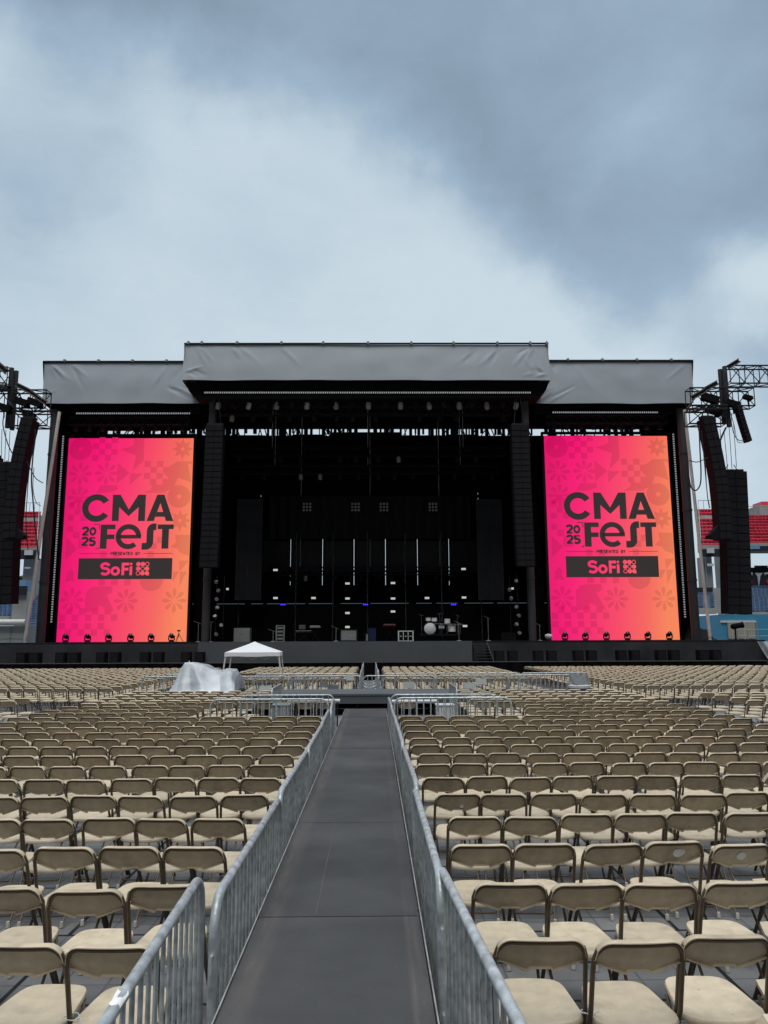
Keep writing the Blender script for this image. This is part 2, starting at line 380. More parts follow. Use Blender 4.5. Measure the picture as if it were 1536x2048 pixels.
wmp = nt.nodes.new('ShaderNodeMapping'); wmp.inputs['Scale'].default_value = (1.2, 2.2, 3.4); wmp.inputs['Rotation'].default_value = (0, R(28), 0); nt.links.new(DIR, wmp.inputs[0]); nt.links.new(wmp.outputs[0], wis.inputs['Vector'])
lum = wm('ADD', lum, wm('MULTIPLY', wm('SUBTRACT', wis.outputs['Fac'], .5), .34))
ramp = nt.nodes.new('ShaderNodeValToRGB'); nt.links.new(lum, ramp.inputs[0])
e = ramp.color_ramp.elements
e[0].position = .05; e[0].color = (*srgb(133, 153, 172), 1)
e[1].position = .95; e[1].color = (*srgb(203, 219, 230), 1)
q = e.new(.45); q.color = (*srgb(160, 182, 202), 1)
q = e.new(.72); q.color = (*srgb(187, 206, 219), 1)
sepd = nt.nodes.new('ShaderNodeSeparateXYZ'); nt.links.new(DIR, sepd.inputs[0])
up = wr(sepd.outputs['Z'], .70, .95, 1.0, ZENITH)            # gain added to the unseen overhead sky to brighten upward faces
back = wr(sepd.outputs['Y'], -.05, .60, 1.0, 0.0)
low = wr(sepd.outputs['Z'], .38, .90, BACKLOW, 1.0)          # unseen low sky beside and behind the viewer, dimmed to shade chair backs
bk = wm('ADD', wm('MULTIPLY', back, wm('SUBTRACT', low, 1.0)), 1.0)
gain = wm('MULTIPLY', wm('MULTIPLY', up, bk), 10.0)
warm = nt.nodes.new('ShaderNodeMix'); warm.data_type = 'RGBA'   # unseen overhead sky tinted neutral so the light it casts is less blue
nt.links.new(wr(sepd.outputs['Z'], .70, .92, 0, .55), warm.inputs[0]); nt.links.new(ramp.outputs[0], warm.inputs[6]); warm.inputs[7].default_value = (.62, .60, .57, 1)
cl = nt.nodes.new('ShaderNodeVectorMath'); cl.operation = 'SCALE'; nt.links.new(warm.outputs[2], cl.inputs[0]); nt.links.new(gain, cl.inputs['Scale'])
SUN_EL, SUN_AZ = R(67), R(187)
sky = nt.nodes.new('ShaderNodeTexSky'); sky.sky_type = 'NISHITA'; sky.sun_disc = False
sky.sun_elevation = SUN_EL; sky.sun_rotation = SUN_AZ
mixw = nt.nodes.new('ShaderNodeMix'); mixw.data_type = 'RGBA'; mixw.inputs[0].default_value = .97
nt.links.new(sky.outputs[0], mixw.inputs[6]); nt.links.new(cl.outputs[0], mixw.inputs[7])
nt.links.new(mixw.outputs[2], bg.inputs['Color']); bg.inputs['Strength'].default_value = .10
sl = bpy.data.lights.new('sun', 'SUN'); sl.energy = SUN_E; sl.angle = R(40); sl.color = (1, .96, .90)
so = bpy.data.objects.new('sun', sl); col.objects.link(so); so.location = (-20, -40, 60)
sd = Vector((math.sin(SUN_AZ) * math.cos(SUN_EL), math.cos(SUN_AZ) * math.cos(SUN_EL), math.sin(SUN_EL)))
so.rotation_euler = (-sd).to_track_quat('-Z', 'Y').to_euler()

# ------------------------------------------------------------------ ground, walkway, platform
g = MB(); g.add([(-900, -900, 0), (900, -900, 0), (900, 900, 0), (-900, 900, 0)], [(0, 1, 2, 3)])
tag(g.build('ground', M['ground']), kind='structure')
g = MB(); g.add([(-40, -6, .004), (40, -6, .004), (40, 62, .004), (-40, 62, .004)], [(0, 1, 2, 3)])
tag(g.build('field_floor', M['floor']), kind='structure')

WX0, WX1, WH = -.69, .262, .65
walk = empty('walkway', (0, 0, 0)); tag(walk, kind='structure')
joints = [-2.33, .11, 2.55, 4.99, 7.43, 9.87, 12.31, 14.75, 17.19, 19.25]
for i in range(len(joints) - 1):
    b = MB(); jx = random.uniform(-.004, .004); dz = random.uniform(0, .004)
    b.b2((WX0 + jx, joints[i] + .005, WH - .03 + dz), (WX1 + jx, joints[i + 1] - .005, WH + dz)); b.build('deck_board', M['walk'], walk)
for x in (WX0 - .012, WX1 + .012):
    b = MB(); b.b2((x - .0035, joints[0], WH - .05), (x + .0035, joints[-1], WH + .003)); b.build('edge_trim', M['trim'], walk)
b = MB()
for i in range(len(joints) - 1):
    for y in (joints[i] + .2, joints[i + 1] - .2):
        for x in (WX0 + .07, WX1 - .07): b.tube([(x, y, 0), (x, y, WH - .08)], .024, 6)
    for x in (WX0 + .03, WX1 - .03): b.b2((x - .02, joints[i] + .01, WH - .09), (x + .02, joints[i + 1] - .01, WH - .031))
b.build('support_frame', M['blackpaint'], walk)
b = MB()                                      # hairline chalk mark on the boards
pts = [(-.356 + .0015 * math.sin(y * 5), y, WH + .0055) for y in [5.02 + k * .298 for k in range(9)]]
for p, q in zip(pts, pts[1:]): b.add([(p[0] - .0017, p[1], p[2]), (p[0] + .0017, p[1], p[2]), (q[0] + .0017, q[1], q[2]), (q[0] - .0017, q[1], q[2])], [(0, 1, 2, 3)])
b.build('chalk_line', M['rust'], walk)

plat = empty('cross_platform', (-1.2, 24.5, 0)); tag(plat, 'low charcoal platform crossing beyond the far end of the walkway', 'platform')
b = MB(); b.b2((-5.4, 0, .60), (4.4, 2.5, .65)); b.build('deck', M['apron'], plat)
b = MB(); b.b2((-5.3, .02, .36), (4.3, .05, .597)); b.build('fascia', M['apron'], plat)
b = MB()
for k in range(9):
    x = -5.2 + k * 1.175
    for y in (.12, 2.35): b.tube([(x, y, 0), (x, y, .6)], .03, 6)
for y in (.2, 2.3): b.tube([(-5.2, y, .22), (4.2, y, .22)], .022, 6)
b.build('support_frame', M['blackpaint'], plat)
b = MB(); b.b2((-5.25, 2.38, .02), (4.25, 2.41, .597)); b.build('rear_drape', M['blackcloth'], plat)

# ------------------------------------------------------------------ folding chair
def outline_seat(n=44):
    pts = []
    for k in range(n):                        # rounded trapezoid, bulging at the rear, slightly narrower in front
        a = 2 * PI * k / n; c, s = math.cos(a), math.sin(a)
        p = 6.0
        r = (abs(c) ** p + abs(s) ** p) ** (-1 / p)
        x, y = r * c, r * s
        w = .224 - .052 * (y + 1) / 2 if y > -.55 else .218
        yy = .22 * y
        if y < 0: yy -= .045 * (1 - x * x) * min(1, -y)
        else: yy += .010 * (1 - x * x) * y
        pts.append((x * w, yy + .035))
    return pts
def seat_mb(n=44, rings=((1.0, .418), (1.01, .428), (1.0, .440), (.982, .446), (.90, .447), (.6, .441), (.25, .439))):
    o = outline_seat(n); b = MB(); vsx = []
    for s_, z in rings:
        for x, y in o: vsx.append((x * s_, .03 + (y - .03) * s_, z + .012 * (y / .22) * .5))
    m = len(rings); fs = [(i*n+k, i*n+(k+1) % n, (i+1)*n+(k+1) % n, (i+1)*n+k) for i in range(m-1) for k in range(n)]
    fs.append(tuple(reversed(range(n)))); fs.append(tuple((m-1)*n+k for k in range(n)))
    b.add(vsx, fs); return b
BW = .217
def back_point(u, w):                         # u -1..1 across, w 0 bottom..1 top
    ax = abs(u)
    zt = .832; rc = .36                       # rounded upper corners
    if ax > 1 - rc:
        q = (ax - (1 - rc)) / rc; zt = .832 - .088 * (1 - math.sqrt(max(0, 1 - q ** 2.3)))
    zb = .690 if ax < .24 else (.690 - .016 * (ax - .24) / .06 if ax < .30 else .674 + .054 * (ax - .30) / .70)
    z = zb + (zt - zb) * w
    y = -.158 - (z - .60) * .40 + .020 * u * u - .008 * math.sin(PI * w)
    return Vector((u * BW, y, z))
def back_mb(nu=34, nv=5, rim=.036, th=.011):
    b = MB(); us = [-1 + 2 * i / nu for i in range(nu + 1)]
    us = [math.copysign(abs(u) ** .8, u) for u in us]
    idx = {}
    def put(p): b.v.append(tuple(p)); return len(b.v) - 1
    for side, dy in (('f', th), ('r', 0)):
        for j in range(nv + 1):
            for i, u in enumerate(us):
                p = back_point(u * (.999), j / nv); p.y += dy; p.z += dy * .3; idx[side, i, j] = put(p)
    q = lambda *a: b.f.append(tuple(a))
    for j in range(nv):
        for i in range(nu):
            q(idx['f', i, j], idx['f', i + 1, j], idx['f', i + 1, j + 1], idx['f', i, j + 1])
            q(idx['r', i, j], idx['r', i, j + 1], idx['r', i + 1, j + 1], idx['r', i + 1, j])
    for i in range(nu): q(idx['f', i, 0], idx['r', i, 0], idx['r', i + 1, 0], idx['f', i + 1, 0])
    # rim: outer wall runs from the front face over the top, lip folds inwards at the rear
    path = [(0, j) for j in range(0, nv + 1)] + [(i, nv) for i in range(1, nu)] + [(nu, j) for j in range(nv, -1, -1)]
    cen = Vector((0, 0, .72)); o1, o2, o3 = [], [], []
    for i, j in path:
        p = back_point(us[i], j / nv); d = Vector((p.x - cen.x * 1, 0, p.z - cen.z)); 
        d = Vector((math.copysign(1, p.x) if j < nv and i in (0, nu) else d.x * 1.0 * (abs(us[i]) ** 4) * 4, 0, .0 if j < nv else .30)); d.normalize()
        a = 1 if j == nv else .45 + .3 * j / nv
        o1.append(put(p + d * .007 + Vector((0, .004, 0)))); o2.append(put(p + d * (.004 if j == nv else .009) + Vector((0, -rim * a, .0)))); o3.append(put(p + d * .001 + Vector((0, -rim * a, -.002))))
    for k in range(len(path) - 1):
        a, c = path[k], path[k + 1]
        q(idx[('f',) + a], idx[('f',) + c], o1[k + 1], o1[k]); q(o1[k], o1[k + 1], o2[k + 1], o2[k]); q(o2[k], o2[k + 1], o3[k + 1], o3[k]); q(o3[k], o3[k + 1], idx[('r',) + c], idx[('r',) + a])
    # turned-back flange along the lower edge
    e0 = [back_point(u * .97, 0) for u in us]; o = len(b.v)
    for p in e0: b.v.append((p.x, p.y + .002, p.z)); b.v.append((p.x, p.y - .016, p.z - .007)); b.v.append((p.x, p.y - .016, p.z - .010)); b.v.append((p.x, p.y + .002, p.z - .005))
    for k in range(len(e0) - 1):
        i = o + 4 * k
        for q_ in range(4): r_ = (q_ + 1) % 4; b.f.append((i + q_, i + 4 + q_, i + 4 + r_, i + r_))
    return b
def back_tube(n=16):
    pts = []
    for k in range(n + 1):
        u = -1 + 2 * k / n; u = math.copysign(abs(u) ** .75, u) * .955; p = back_point(u, 1); pts.append((p.x, p.y - .017, p.z - .013))
    return [upright_pts(-1)[1]] + pts + [upright_pts(1)[1]]
def upright_pts(s):
    return [(s * .206, -.234, .792), (s * .2205, -.214, .745), (s * .2225, -.176, .64), (s * .2235, -.128, .47), (s * .2235, -.07, .36), (s * .222, .06, .17), (s * .221, .155, .02)]
def rear_pts(s):
    return [(s * .190, .13, .415), (s * .188, .06, .34), (s * .180, -.10, .17), (s * .172, -.235, .03)]
def stretch_pts():
    return [(-.178, -.12, .15), (-.172, -.18, .088), (-.15, -.19, .075), (.15, -.19, .075), (.172, -.18, .088), (.178, -.12, .15)]
ME = {}
ME['seat'] = seat_mb().mesh('seat', 40); ME['back'] = back_mb().mesh('backrest', 50)
ME['legL'] = MB().tube(upright_pts(-1), .0125, 8).mesh('leg', 60); ME['legR'] = MB().tube(upright_pts(1), .0125, 8).mesh('leg', 60)
ME['rearL'] = MB().tube(rear_pts(-1), .0095, 8).mesh('leg', 60); ME['rearR'] = MB().tube(rear_pts(1), .0095, 8).mesh('leg', 60)
ME['stretch'] = MB().tube(stretch_pts(), .007, 6).mesh('stretcher', 60)
for k_, s_ in (('capL', -1), ('capR', 1)):
    ME[k_] = MB().lathe([(.016, 0), (.017, .012), (.013, .045)], 10, (s_ * .171, -.246, .005)).mesh('foot_cap', 60)
fb = MB().tube([(-.19, .13, .408), (.19, .13, .408)], .009, 6); fb.tube([(-.2235, -.07, .36), (-.205, -.02, .41)], .008, 6); fb.tube([(.2235, -.07, .36), (.205, -.02, .41)], .008, 6)
fb.b2((-.17, -.10, .400), (-.155, .2, .418)).b2((.155, -.10, .400), (.17, .2, .418))
ME['backframe'] = MB().tube(back_tube(), .0105, 8).mesh('back_frame', 60)
ME['seatframe'] = fb.mesh('seat_frame', 60)
fm = MB()
for s_ in (-1, 1): fm.tube(upright_pts(s_)[::2], .0125, 5); fm.tube(rear_pts(s_)[::3], .010, 4)
fm.tube([(-.17, -.19, .08), (.17, -.19, .08)], .008, 4)
fm.tube(back_tube(8), .0105, 5)
ME['frame'] = fm.mesh('frame', 60)
ME['seat2'] = seat_mb(20, ((1.0, .420), (1.0, .440), (.97, .446), (.6, .441))).mesh('seat', 40); ME['back2'] = back_mb(10, 2).mesh('backrest', 50)
for k_ in ('seat', 'back', 'seat2', 'back2'): ME[k_].materials.append(M['tan'])
for k_ in ('legL', 'legR', 'rearL', 'rearR', 'stretch', 'seatframe', 'backframe', 'frame'): ME[k_].materials.append(M['chairframe'])
for k_ in ('capL', 'capR'): ME[k_].materials.append(M['footcap'])
def make_chair(full):
    root = empty('folding_chair'); tag(root, 'tan folding chair', 'chair', 'folding chairs on the field')
    if full:
        link('seat', ME['seat'], None, root); link('backrest', ME['back'], None, root)
        link('leg', ME['legL'], None, root); link('leg', ME['legR'], None, root)
        for a, c in (('rearL', 'capL'), ('rearR', 'capR')):
            l = link('leg', ME[a], None, root); link('foot_cap', ME[c], None, l)
        link('stretcher', ME['stretch'], None, root); link('seat_frame', ME['seatframe'], None, root); link('back_frame', ME['backframe'], None, root)
    else:
        link('seat', ME['seat2'], None, root); link('backrest', ME['back2'], None, root); link('frame', ME['frame'], None, root)
    return root
proto = {True: make_chair(True), False: make_chair(False)}
kids = {}
for p_ in proto.values(): kids.update(kid_map(p_))
used = {True: False, False: False}

# rows measured from the picture: depth of each line of chair tops
rows = [3.22, 4.08, 4.95, 5.88, 6.80, 7.72, 8.64, 9.54, 10.40, 11.22, 12.06, 12.90, 13.74, 14.58, 15.44]
y_ = 16.3
while y_ < 23.2: rows.append(y_); y_ += .86
SP = .462
cand = []                                     # (distance, x, y, rz, row, side, index, in_frame)
def clear(x, y):
    if 15.9 < y < 18.35 and -3.75 < x < 3.2: return False
    if y > 19.0 and abs(x) < 1.15: return False
    if y > 19.7 and -2.9 < x < 2.5: return False
    if y > 20.0 and (-3.05 < x < -2.2 or 1.75 < x < 2.5): return False
    if y > 18.2 and y < 19.1 and 1.1 < x < 2.2: return False
    return True
rnd = random.Random(3)
for r, ty in enumerate(rows):
    shift = rnd.uniform(-.05, .05)
    for side, x0, n in (('left', -1.235, 13), ('right', .80 if ty < 8.2 else .72, 14)):
        sgn = -1 if side == 'left' else 1
        sx = rnd.uniform(-.06, .06); tilt = rnd.uniform(-.004, .004); idx_ = 0
        for k in range(n):
            x = x0 + sgn * (k * SP) + sx + rnd.gauss(0, .012); y = ty + .225 + tilt * k * 2 + rnd.gauss(0, .03); rz = rnd.gauss(0, .05)
            if not clear(x, ty + .0): continue
            idx_ += 1
            if r == 4 and side == 'left' and k == 6: continue
            cand.append([math.hypot(x, y), x, y, rz, r, side, idx_])
far = []
def outer(x0, n, sgn, ya, yb, dy):
    y = ya
    while y < yb:
        sx = rnd.uniform(-.05, .05)
        for k in range(n):
            far.append((x0 + sgn * k * SP + sx + rnd.gauss(0, .012), y + .225 + rnd.gauss(0, .02), rnd.gauss(0, .03)))
        y += dy
outer(9.05, 14, 1, 6.6, 22.0, .88); outer(-9.05, 14, -1, 6.6, 21.3, .88)
outer(8.35, 40, 1, 25.2, 43.2, .88); outer(-8.35, 36, -1, 25.0, 43.2, .88)
outer(.62, 13, 1, 30.2, 43.6, .88); outer(-1.05, 12, -1, 30.2, 43.6, .88)
def inframe(x, y):
    a = pix((x, y - .2, .82)); c = pix((x, y, .44))
    return (-25 < a[0] < 1561) and a[1] < 2060
cand.sort(key=lambda c: c[0])
ind = [c for c in cand if inframe(c[1], c[2])]
near_out = [c for c in cand if not inframe(c[1], c[2]) and abs(pix((c[1], c[2] - .2, .8))[0] - 768) < 768 + 260 and pix((c[1], c[2], .8))[1] < 2400]
solo = ind[:306]; rest = ind[306:]
chair_at = {}
rowname = lambda r: ('the row nearest the viewer' if r == 0 else 'row %s from the viewer' % ORD[r])
NUM = ['zero','one','two','three','four','five','six','seven','eight','nine','ten','eleven','twelve','thirteen','fourteen','fifteen','sixteen','seventeen','eighteen','nineteen','twenty','twenty-one','twenty-two','twenty-three','twenty-four']
for d, x, y, rz, r, side, k in solo:
    full = d < 9.3
    if not used[full]: o = proto[full]; used[full] = True
    else: o = copy_tree(proto[full], kids)
    o.location = (x, y, .004); o.rotation_euler = (0, 0, rz)
    o['label'] = 'tan folding chair %s of the walkway, row %s from the viewer, %s from the railing' % (side, NUM[r + 1], ORD[k])
    chair_at[r, side, k] = o
# the rest of the seating, beyond counting
bs, bk_, bf = seat_mb(8, ((1.0, .420), (1.0, .443))), MB(), MB()
us_ = [-1, -.8, -.45, .45, .8, 1]
fr = [back_point(u, 1) for u in us_] + [back_point(u, 0) for u in reversed(us_[1:-1])]
n_ = len(fr); bk_.add([tuple(p) for p in fr] + [(p.x, p.y + .022, p.z + .006) for p in fr], [tuple(range(n_)), tuple(range(2*n_-1, n_-1, -1))] + [(i, (i+1) % n_, (i+1) % n_ + n_, i + n_) for i in range(n_)])
for i in range(5):
    p, q = back_point(us_[i], 1), back_point(us_[i + 1], 1); dn, bk3 = Vector((0, .022, .010)), Vector((0, -.034, -.004))
    bk_.add([p + dn, q + dn, q + bk3, p + bk3, p + bk3 - Vector((0, 0, .006)), q + bk3 - Vector((0, 0, .006)), q - Vector((0, 0, .008)), p - Vector((0, 0, .008))], [(0, 1, 2, 3), (3, 2, 5, 4), (4, 5, 6, 7)])
    bf.add([p + Vector((0, -.028, -.007)), q + Vector((0, -.028, -.007)), q + Vector((0, -.028, -.026)), p + Vector((0, -.028, -.026)), p + Vector((0, -.004, -.024)), q + Vector((0, -.004, -.024))], [(0, 1, 2, 3), (3, 2, 5, 4)])
for s_ in (-1, 1): bf.tube([upright_pts(s_)[1], upright_pts(s_)[3], upright_pts(s_)[-1]], .012, 4, False); bf.tube(rear_pts(s_)[::3], .010, 3, False)
mv, mf, mi = [], [], []
def stamp(x, y, rz):
    c, s = math.cos(rz), math.sin(rz)
    for src, mat_i in ((bs, 0), (bk_, 0), (bf, 1)):
        o = len(mv)
        mv.extend((x + vx * c - vy * s, y + vx * s + vy * c, vz + .004) for vx, vy, vz in src.v)
        mf.extend(tuple(i + o for i in f) for f in src.f); mi.extend([mat_i] * len(src.f))
for d, x, y, rz, r, side, k in rest + near_out: stamp(x, y, rz)
for x, y, rz in far:
    p = pix((x, y, .8))
    if -420 < p[0] < 1960 and not (-5.4 < x < -3.6 and y < 29.5): stamp(x, y, rz)
me = bpy.data.meshes.new('folding_chair_rows'); me.from_pydata(mv, [], mf); me.materials.append(M['tan']); me.materials.append(M['chairframe'])
me.polygons.foreach_set('material_index', mi); me.update()
bm = bmesh.new(); bm.from_mesh(me); bmesh.ops.recalc_face_normals(bm, faces=bm.faces[:]); bm.to_mesh(me); bm.free()
o = bpy.data.objects.new('folding_chair_rows', me); col.objects.link(o)
tag(o, 'far rows of tan folding chairs filling the field up to the stage', 'chairs', kind='stuff')

# paper scraps left on two backs, and white ties holding neighbours together
def scrap(key, dx, dz, sc):
    c = chair_at.get(key)
    if not c: return
    b = MB(); rr = random.Random(hash(key) % 99); pts = []
    base = back_point(dx / BW, .5); n = 9
    pts = [(dx + sc * (.8 + .5 * rr.random()) * math.cos(2 * PI * k / n), base.y - .004 , .735 + dz + .7 * sc * (.8 + .5 * rr.random()) * math.sin(2 * PI * k / n)) for k in range(n)]
    pts = [(x, -.158 - (z - .60) * .40 - .012 + .02 * (x / BW) ** 2, z) for x, y, z in pts]
    b.add(pts, [tuple(range(n))]); b.build('sticker_residue', M['paper'], c)
scrap((3, 'right', 4), .03, .02, .045); scrap((3, 'right', 5), .0, .02, .036); scrap((1, 'left', 3), .05, .02, .03); scrap((5, 'right', 1), .03, -.02, .02)
tie_mb = MB().tube([(.040 * math.cos(a), .020 * math.sin(a), .006 * math.sin(2 * a)) for a in [2 * PI * k / 14 for k in range(14)]], .0028, 5, closed=True)
tie_mb.tube([(.03, -.015, 0), (.045, -.035, .02), (.05, -.06, .012)], .0022, 4)
tie_me = tie_mb.mesh('zip_tie', 60)
for r in range(1, 5):
    for side in ('left', 'right'):
        for k in range(1, 9):
            a, c = chair_at.get((r, side, k)), chair_at.get((r, side, k + 1))
            if a and c and (r * 7 + k * 3) % 4 != 1:
                p = (Vector(a.location) + Vector(c.location)) / 2
                o = link('zip_tie', tie_me, M['ziptie']); o.location = p + Vector((0, -.13, .455 + .01 * (k % 3)))
                o.rotation_euler = (R(20), 0, R(17 * k))
                tag(o, 'white zip tie joining the %s and %s chairs %s of the walkway, row %s' % (ORD[k], ORD[k + 1], side, NUM[r + 1]), 'zip tie', 'zip ties between chairs')

# ------------------------------------------------------------------ barricades
def barricade_parts(L, nb, tr=.0235, H=1.08, hooks=True):
    rad = .16
    def arc(cx, cz, a0, a1): return [(cx + rad * math.cos(a), 0, cz + rad * math.sin(a)) for a in [a0 + (a1 - a0) * k / 6 for k in range(7)]]
    pts = [(0, 0, .13)] + arc(rad, H - rad - tr, PI, PI / 2) + arc(L - rad, H - rad - tr, PI / 2, 0) + [(L, 0, .13)]
    fr_ = MB().tube(pts, tr, 10); fr_.tube([(tr, 0, .19), (L - tr, 0, .19)], tr * .8, 8)
    bars = MB()
    for k in range(1, nb + 1):
        x = L * k / (nb + 1)
        top = H - 2 * tr if rad < x < L - rad else H - rad - tr + math.sqrt(max(0, rad ** 2 - (rad - min(x, L - x)) ** 2)) - tr
        bars.tube([(x, 0, .19 + tr * .4), (x, 0, top)], .0105, 6)
    foot = MB().tube([(0, -.30, .015), (0, -.22, .03), (0, 0, .13), (0, .22, .03), (0, .30, .015)], .018, 8)
    hook = MB().tube([(-.02, 0, 0), (-.055, 0, .0), (-.062, 0, -.03), (-.06, 0, -.12)], .008, 6)
    return fr_, bars, foot, hook
BARR = {}
def barricade_proto(key, L, nb, tr):
    fr_, bars, foot, hook = barricade_parts(L, nb, tr)
    BARR[key] = (fr_.mesh('frame', 60), bars.mesh('bars', 60), foot.mesh('foot', 60), hook.mesh('hook', 60), L)
    for m_ in BARR[key][:4]: m_.materials.append(M['galv'])
barricade_proto('near', 2.42, 19, .0235); barricade_proto('far', 2.45, 15, .022)
def barricade(a, b, label, group, key='near', z=0.004):
    fr_, bars, foot, hook, L = BARR[key]
    a, b = Vector(a), Vector(b); d = b - a
    root = empty('crowd_barricade', (a.x, a.y, z), math.atan2(d.y, d.x), label, 'barricade', group)
    link('frame', fr_, None, root); link('bars', bars, None, root)
    for x in (.35, L - .35): link('foot', foot, None, root).location = (x, 0, 0)
    for zz in (.82, .42): link('hook', hook, None, root).location = (0, 0, zz)
    root.scale = (d.length / L, 1, 1); root.rotation_euler = (random.gauss(0, .008), 0, root.rotation_euler.z + random.gauss(0, .004))
    return root
GW = 'barricades lining the walkway'
lx = [(-.845, 2.02, -.915, 4.40), (-.765, 3.98, -.75, 6.42), (-.775, 6.62, -.77, 9.10), (-.765, 9.25, -.77, 11.7), (-.775, 11.85, -.79, 14.3), (-.79, 14.45, -.87, 16.9)]
for i, (xa, ya, xb, yb) in enumerate(lx):
    barricade((xa, ya), (xb, yb), ['galvanised barricade left of the walkway, closest to the viewer', 'galvanised barricade left of the walkway with white-topped bent end beside the closest one',
              'galvanised barricade left of the walkway, third from the viewer', 'galvanised barricade left of the walkway, fourth from the viewer', 'galvanised barricade left of the walkway, fifth from the viewer',
              'galvanised barricade left of the walkway meeting the cross barricades'][i], GW)
rx = [(.505, 2.12, .352, 4.55), (.345, 4.30, .335, 6.80), (.355, 6.95, .33, 9.40), (.34, 9.55, .325, 12.0), (.335, 12.15, .32, 14.6), (.325, 14.75, .31, 17.2)]
b = MB(); b.grid(lambda u, v: (.84 + .11 * u + .012 * math.sin(v * 7), -.0245 * math.cos(R(20 + 110 * v)), 1.0565 + .0245 * math.sin(R(20 + 110 * v * (.8 + .2 * math.sin(u * 6))))), 10, 8)
first_rail = [o for o in bpy.data.objects if o.name.startswith('crowd_barricade')][0]
b.build('torn_sticker', M['paper'], first_rail, 60)
for i, (xa, ya, xb, yb) in enumerate(rx):
    barricade((xa, ya), (xb, yb), ['galvanised barricade right of the walkway flaring out towards the viewer', 'galvanised barricade right of the walkway, second from the viewer',
              'galvanised barricade right of the walkway, third from the viewer', 'galvanised barricade right of the walkway, fourth from the viewer', 'galvanised barricade right of the walkway, fifth from the viewer',
              'galvanised barricade right of the walkway meeting the cross barricades'][i], GW)
GC = 'barricades crossing the seating at the walkway end'
for a, b, l in (((-3.42, 16.75), (-.97, 16.78), 'front barricade of the pair across the chairs left of the walkway end'), ((-3.0, 17.95), (-.9, 17.95), 'rear barricade of the pair across the chairs left of the walkway end'),
                ((.42, 16.95), (2.90, 16.95), 'front barricade of the pair across the chairs right of the walkway end'), ((.36, 17.95), (2.75, 17.95), 'rear barricade of the pair across the chairs right of the walkway end'),
                ((-2.62, 20.4), (-2.66, 22.8), 'barricade seen end on among the chairs left of the cross platform'), ((2.12, 20.4), (2.16, 22.8), 'barricade seen end on among the chairs right of the cross platform')):
    barricade(a, b, l, GC, 'far')
GF = 'barricades in the line beyond the cross platform'
for i in range(6):
    barricade((-7.95 + i * 2.52, 27.4 + .05 * (i % 2)), (-7.95 + i * 2.52 + 2.47, 27.4 + .05 * (i % 2)), 'barricade in the front line beyond the cross platform, %s from the left' % ORD[i + 1], GF, 'far')
for i, x in enumerate((-7.7, -4.4, -1.9 - 1.1, .3, 2.82, 5.34)):
    barricade((x, 29.15), (x + 2.45, 29.15), 'barricade in the rear line beyond the cross platform, %s from the left' % ORD[i + 1], GF, 'far')
for s_, x0, x1 in (('left', -.52, -.60), ('right', .17, .06)):
    for i in range(6):
        t0, t1 = i / 6, (i + 1) / 6
        barricade((x0 + (x1 - x0) * t0, 28.0 + 15.6 * t0), (x0 + (x1 - x0) * t1, 28.0 + 15.6 * t1 - .1), 'barricade on the %s of the narrow aisle to the stage, %s from the cross platform' % (s_, ORD[i + 1]), 'barricades along the aisle to the stage', 'far')

# paper signs and small kit on and around the barricades
def sign(px, py, Y, w, h, label, rz=0, m='sign'):
    p = at(px, py, Y); b = MB(); b.b2((-w / 2, -.004, -h / 2), (w / 2, .004, h / 2))
    for sx in (-1, 1): b.tube([(sx * w * .42, .004, h * .42), (sx * w * .42, .03, h * .46)], .004, 4)
    o = b.build('sign', M[m]); o.location = p; o.rotation_euler = (0, 0, rz); return tag(o, label, 'sign', 'signs on the barricades')
sign(531, 1378, 24.3, .38, .19, 'pale green paper sign below the white canopy tent'); sign(700, 1356, 27.3, .26, .16, 'white sign beside the narrow aisle on the front barricade line')
sign(818, 1370, 27.3, .38, .22, 'white sign alone right of the narrow aisle'); sign(962, 1363, 27.3, .37, .20, 'upper of the two overlapping white signs on the right'); sign(940, 1371, 27.2, .40, .20, 'lower of the two overlapping pale signs on the right')
sign(648, 1369, 27.3, .30, .2, 'grey board on the barricade left of the aisle', m='galv2'); sign(666, 1376, 27.2, .38, .22, 'lower grey board on the barricade left of the aisle', m='galv2')
for a, b, l in (((576, 1402), (680, 1402), 'white pipe lying level behind the left cross barricades'), ((783, 1403), (874, 1402), 'white pipe lying level behind the right cross barricades')):
    p, q = at(a[0], a[1], 20.6), at(b[0], b[1], 20.6); r = empty('level_pipe', ((p.x + q.x) / 2, 20.6, 0), 0, l, 'pipe', 'white pipes at the walkway end')
    h_ = p.z; L = (q.x - p.x) / 2
    MB().tube([(-L, 0, h_), (L, 0, h_)], .045, 8).build('pipe', M['white'], r, 60)
    for s_ in (-1, 0, 1): MB().tube([(s_ * L * .9, 0, 0), (s_ * L * .9, 0, h_ - .045)], .02, 6).build('stand', M['blackpaint'], r)
def ribbed_bin(px0, py0, px1, py1, Y, label, m):
    a, b = at(px0, py0, Y), at(px1, py1, Y); w, zt = b.x - a.x, a.z; r = empty('ribbed_bin', ((a.x + b.x) / 2, Y, 0), 0, label, 'bin', 'bins by the cross barricades')
    bb = MB(); n = 7
    bb.b2((-w / 2 + .02, -.17, .02), (w / 2 - .02, .2, zt - .03))
    for k in range(n): bb.b2((-w / 2 + w * (k + .12) / n, -.2, .02), (-w / 2 + w * (k + .88) / n, -.171, zt - .05))
    bb.build('body', M[m], r); MB().b2((-w / 2, -.21, zt - .029), (w / 2, .22, zt)).build('lid', M[m], r)
ribbed_bin(871, 1408, 908, 1430, 18.6, 'pale ribbed plastic bin behind the right cross barricades', 'white'); ribbed_bin(546, 1408, 580, 1432, 18.6, 'grey ribbed bin behind the left cross barricades', 'galv2')
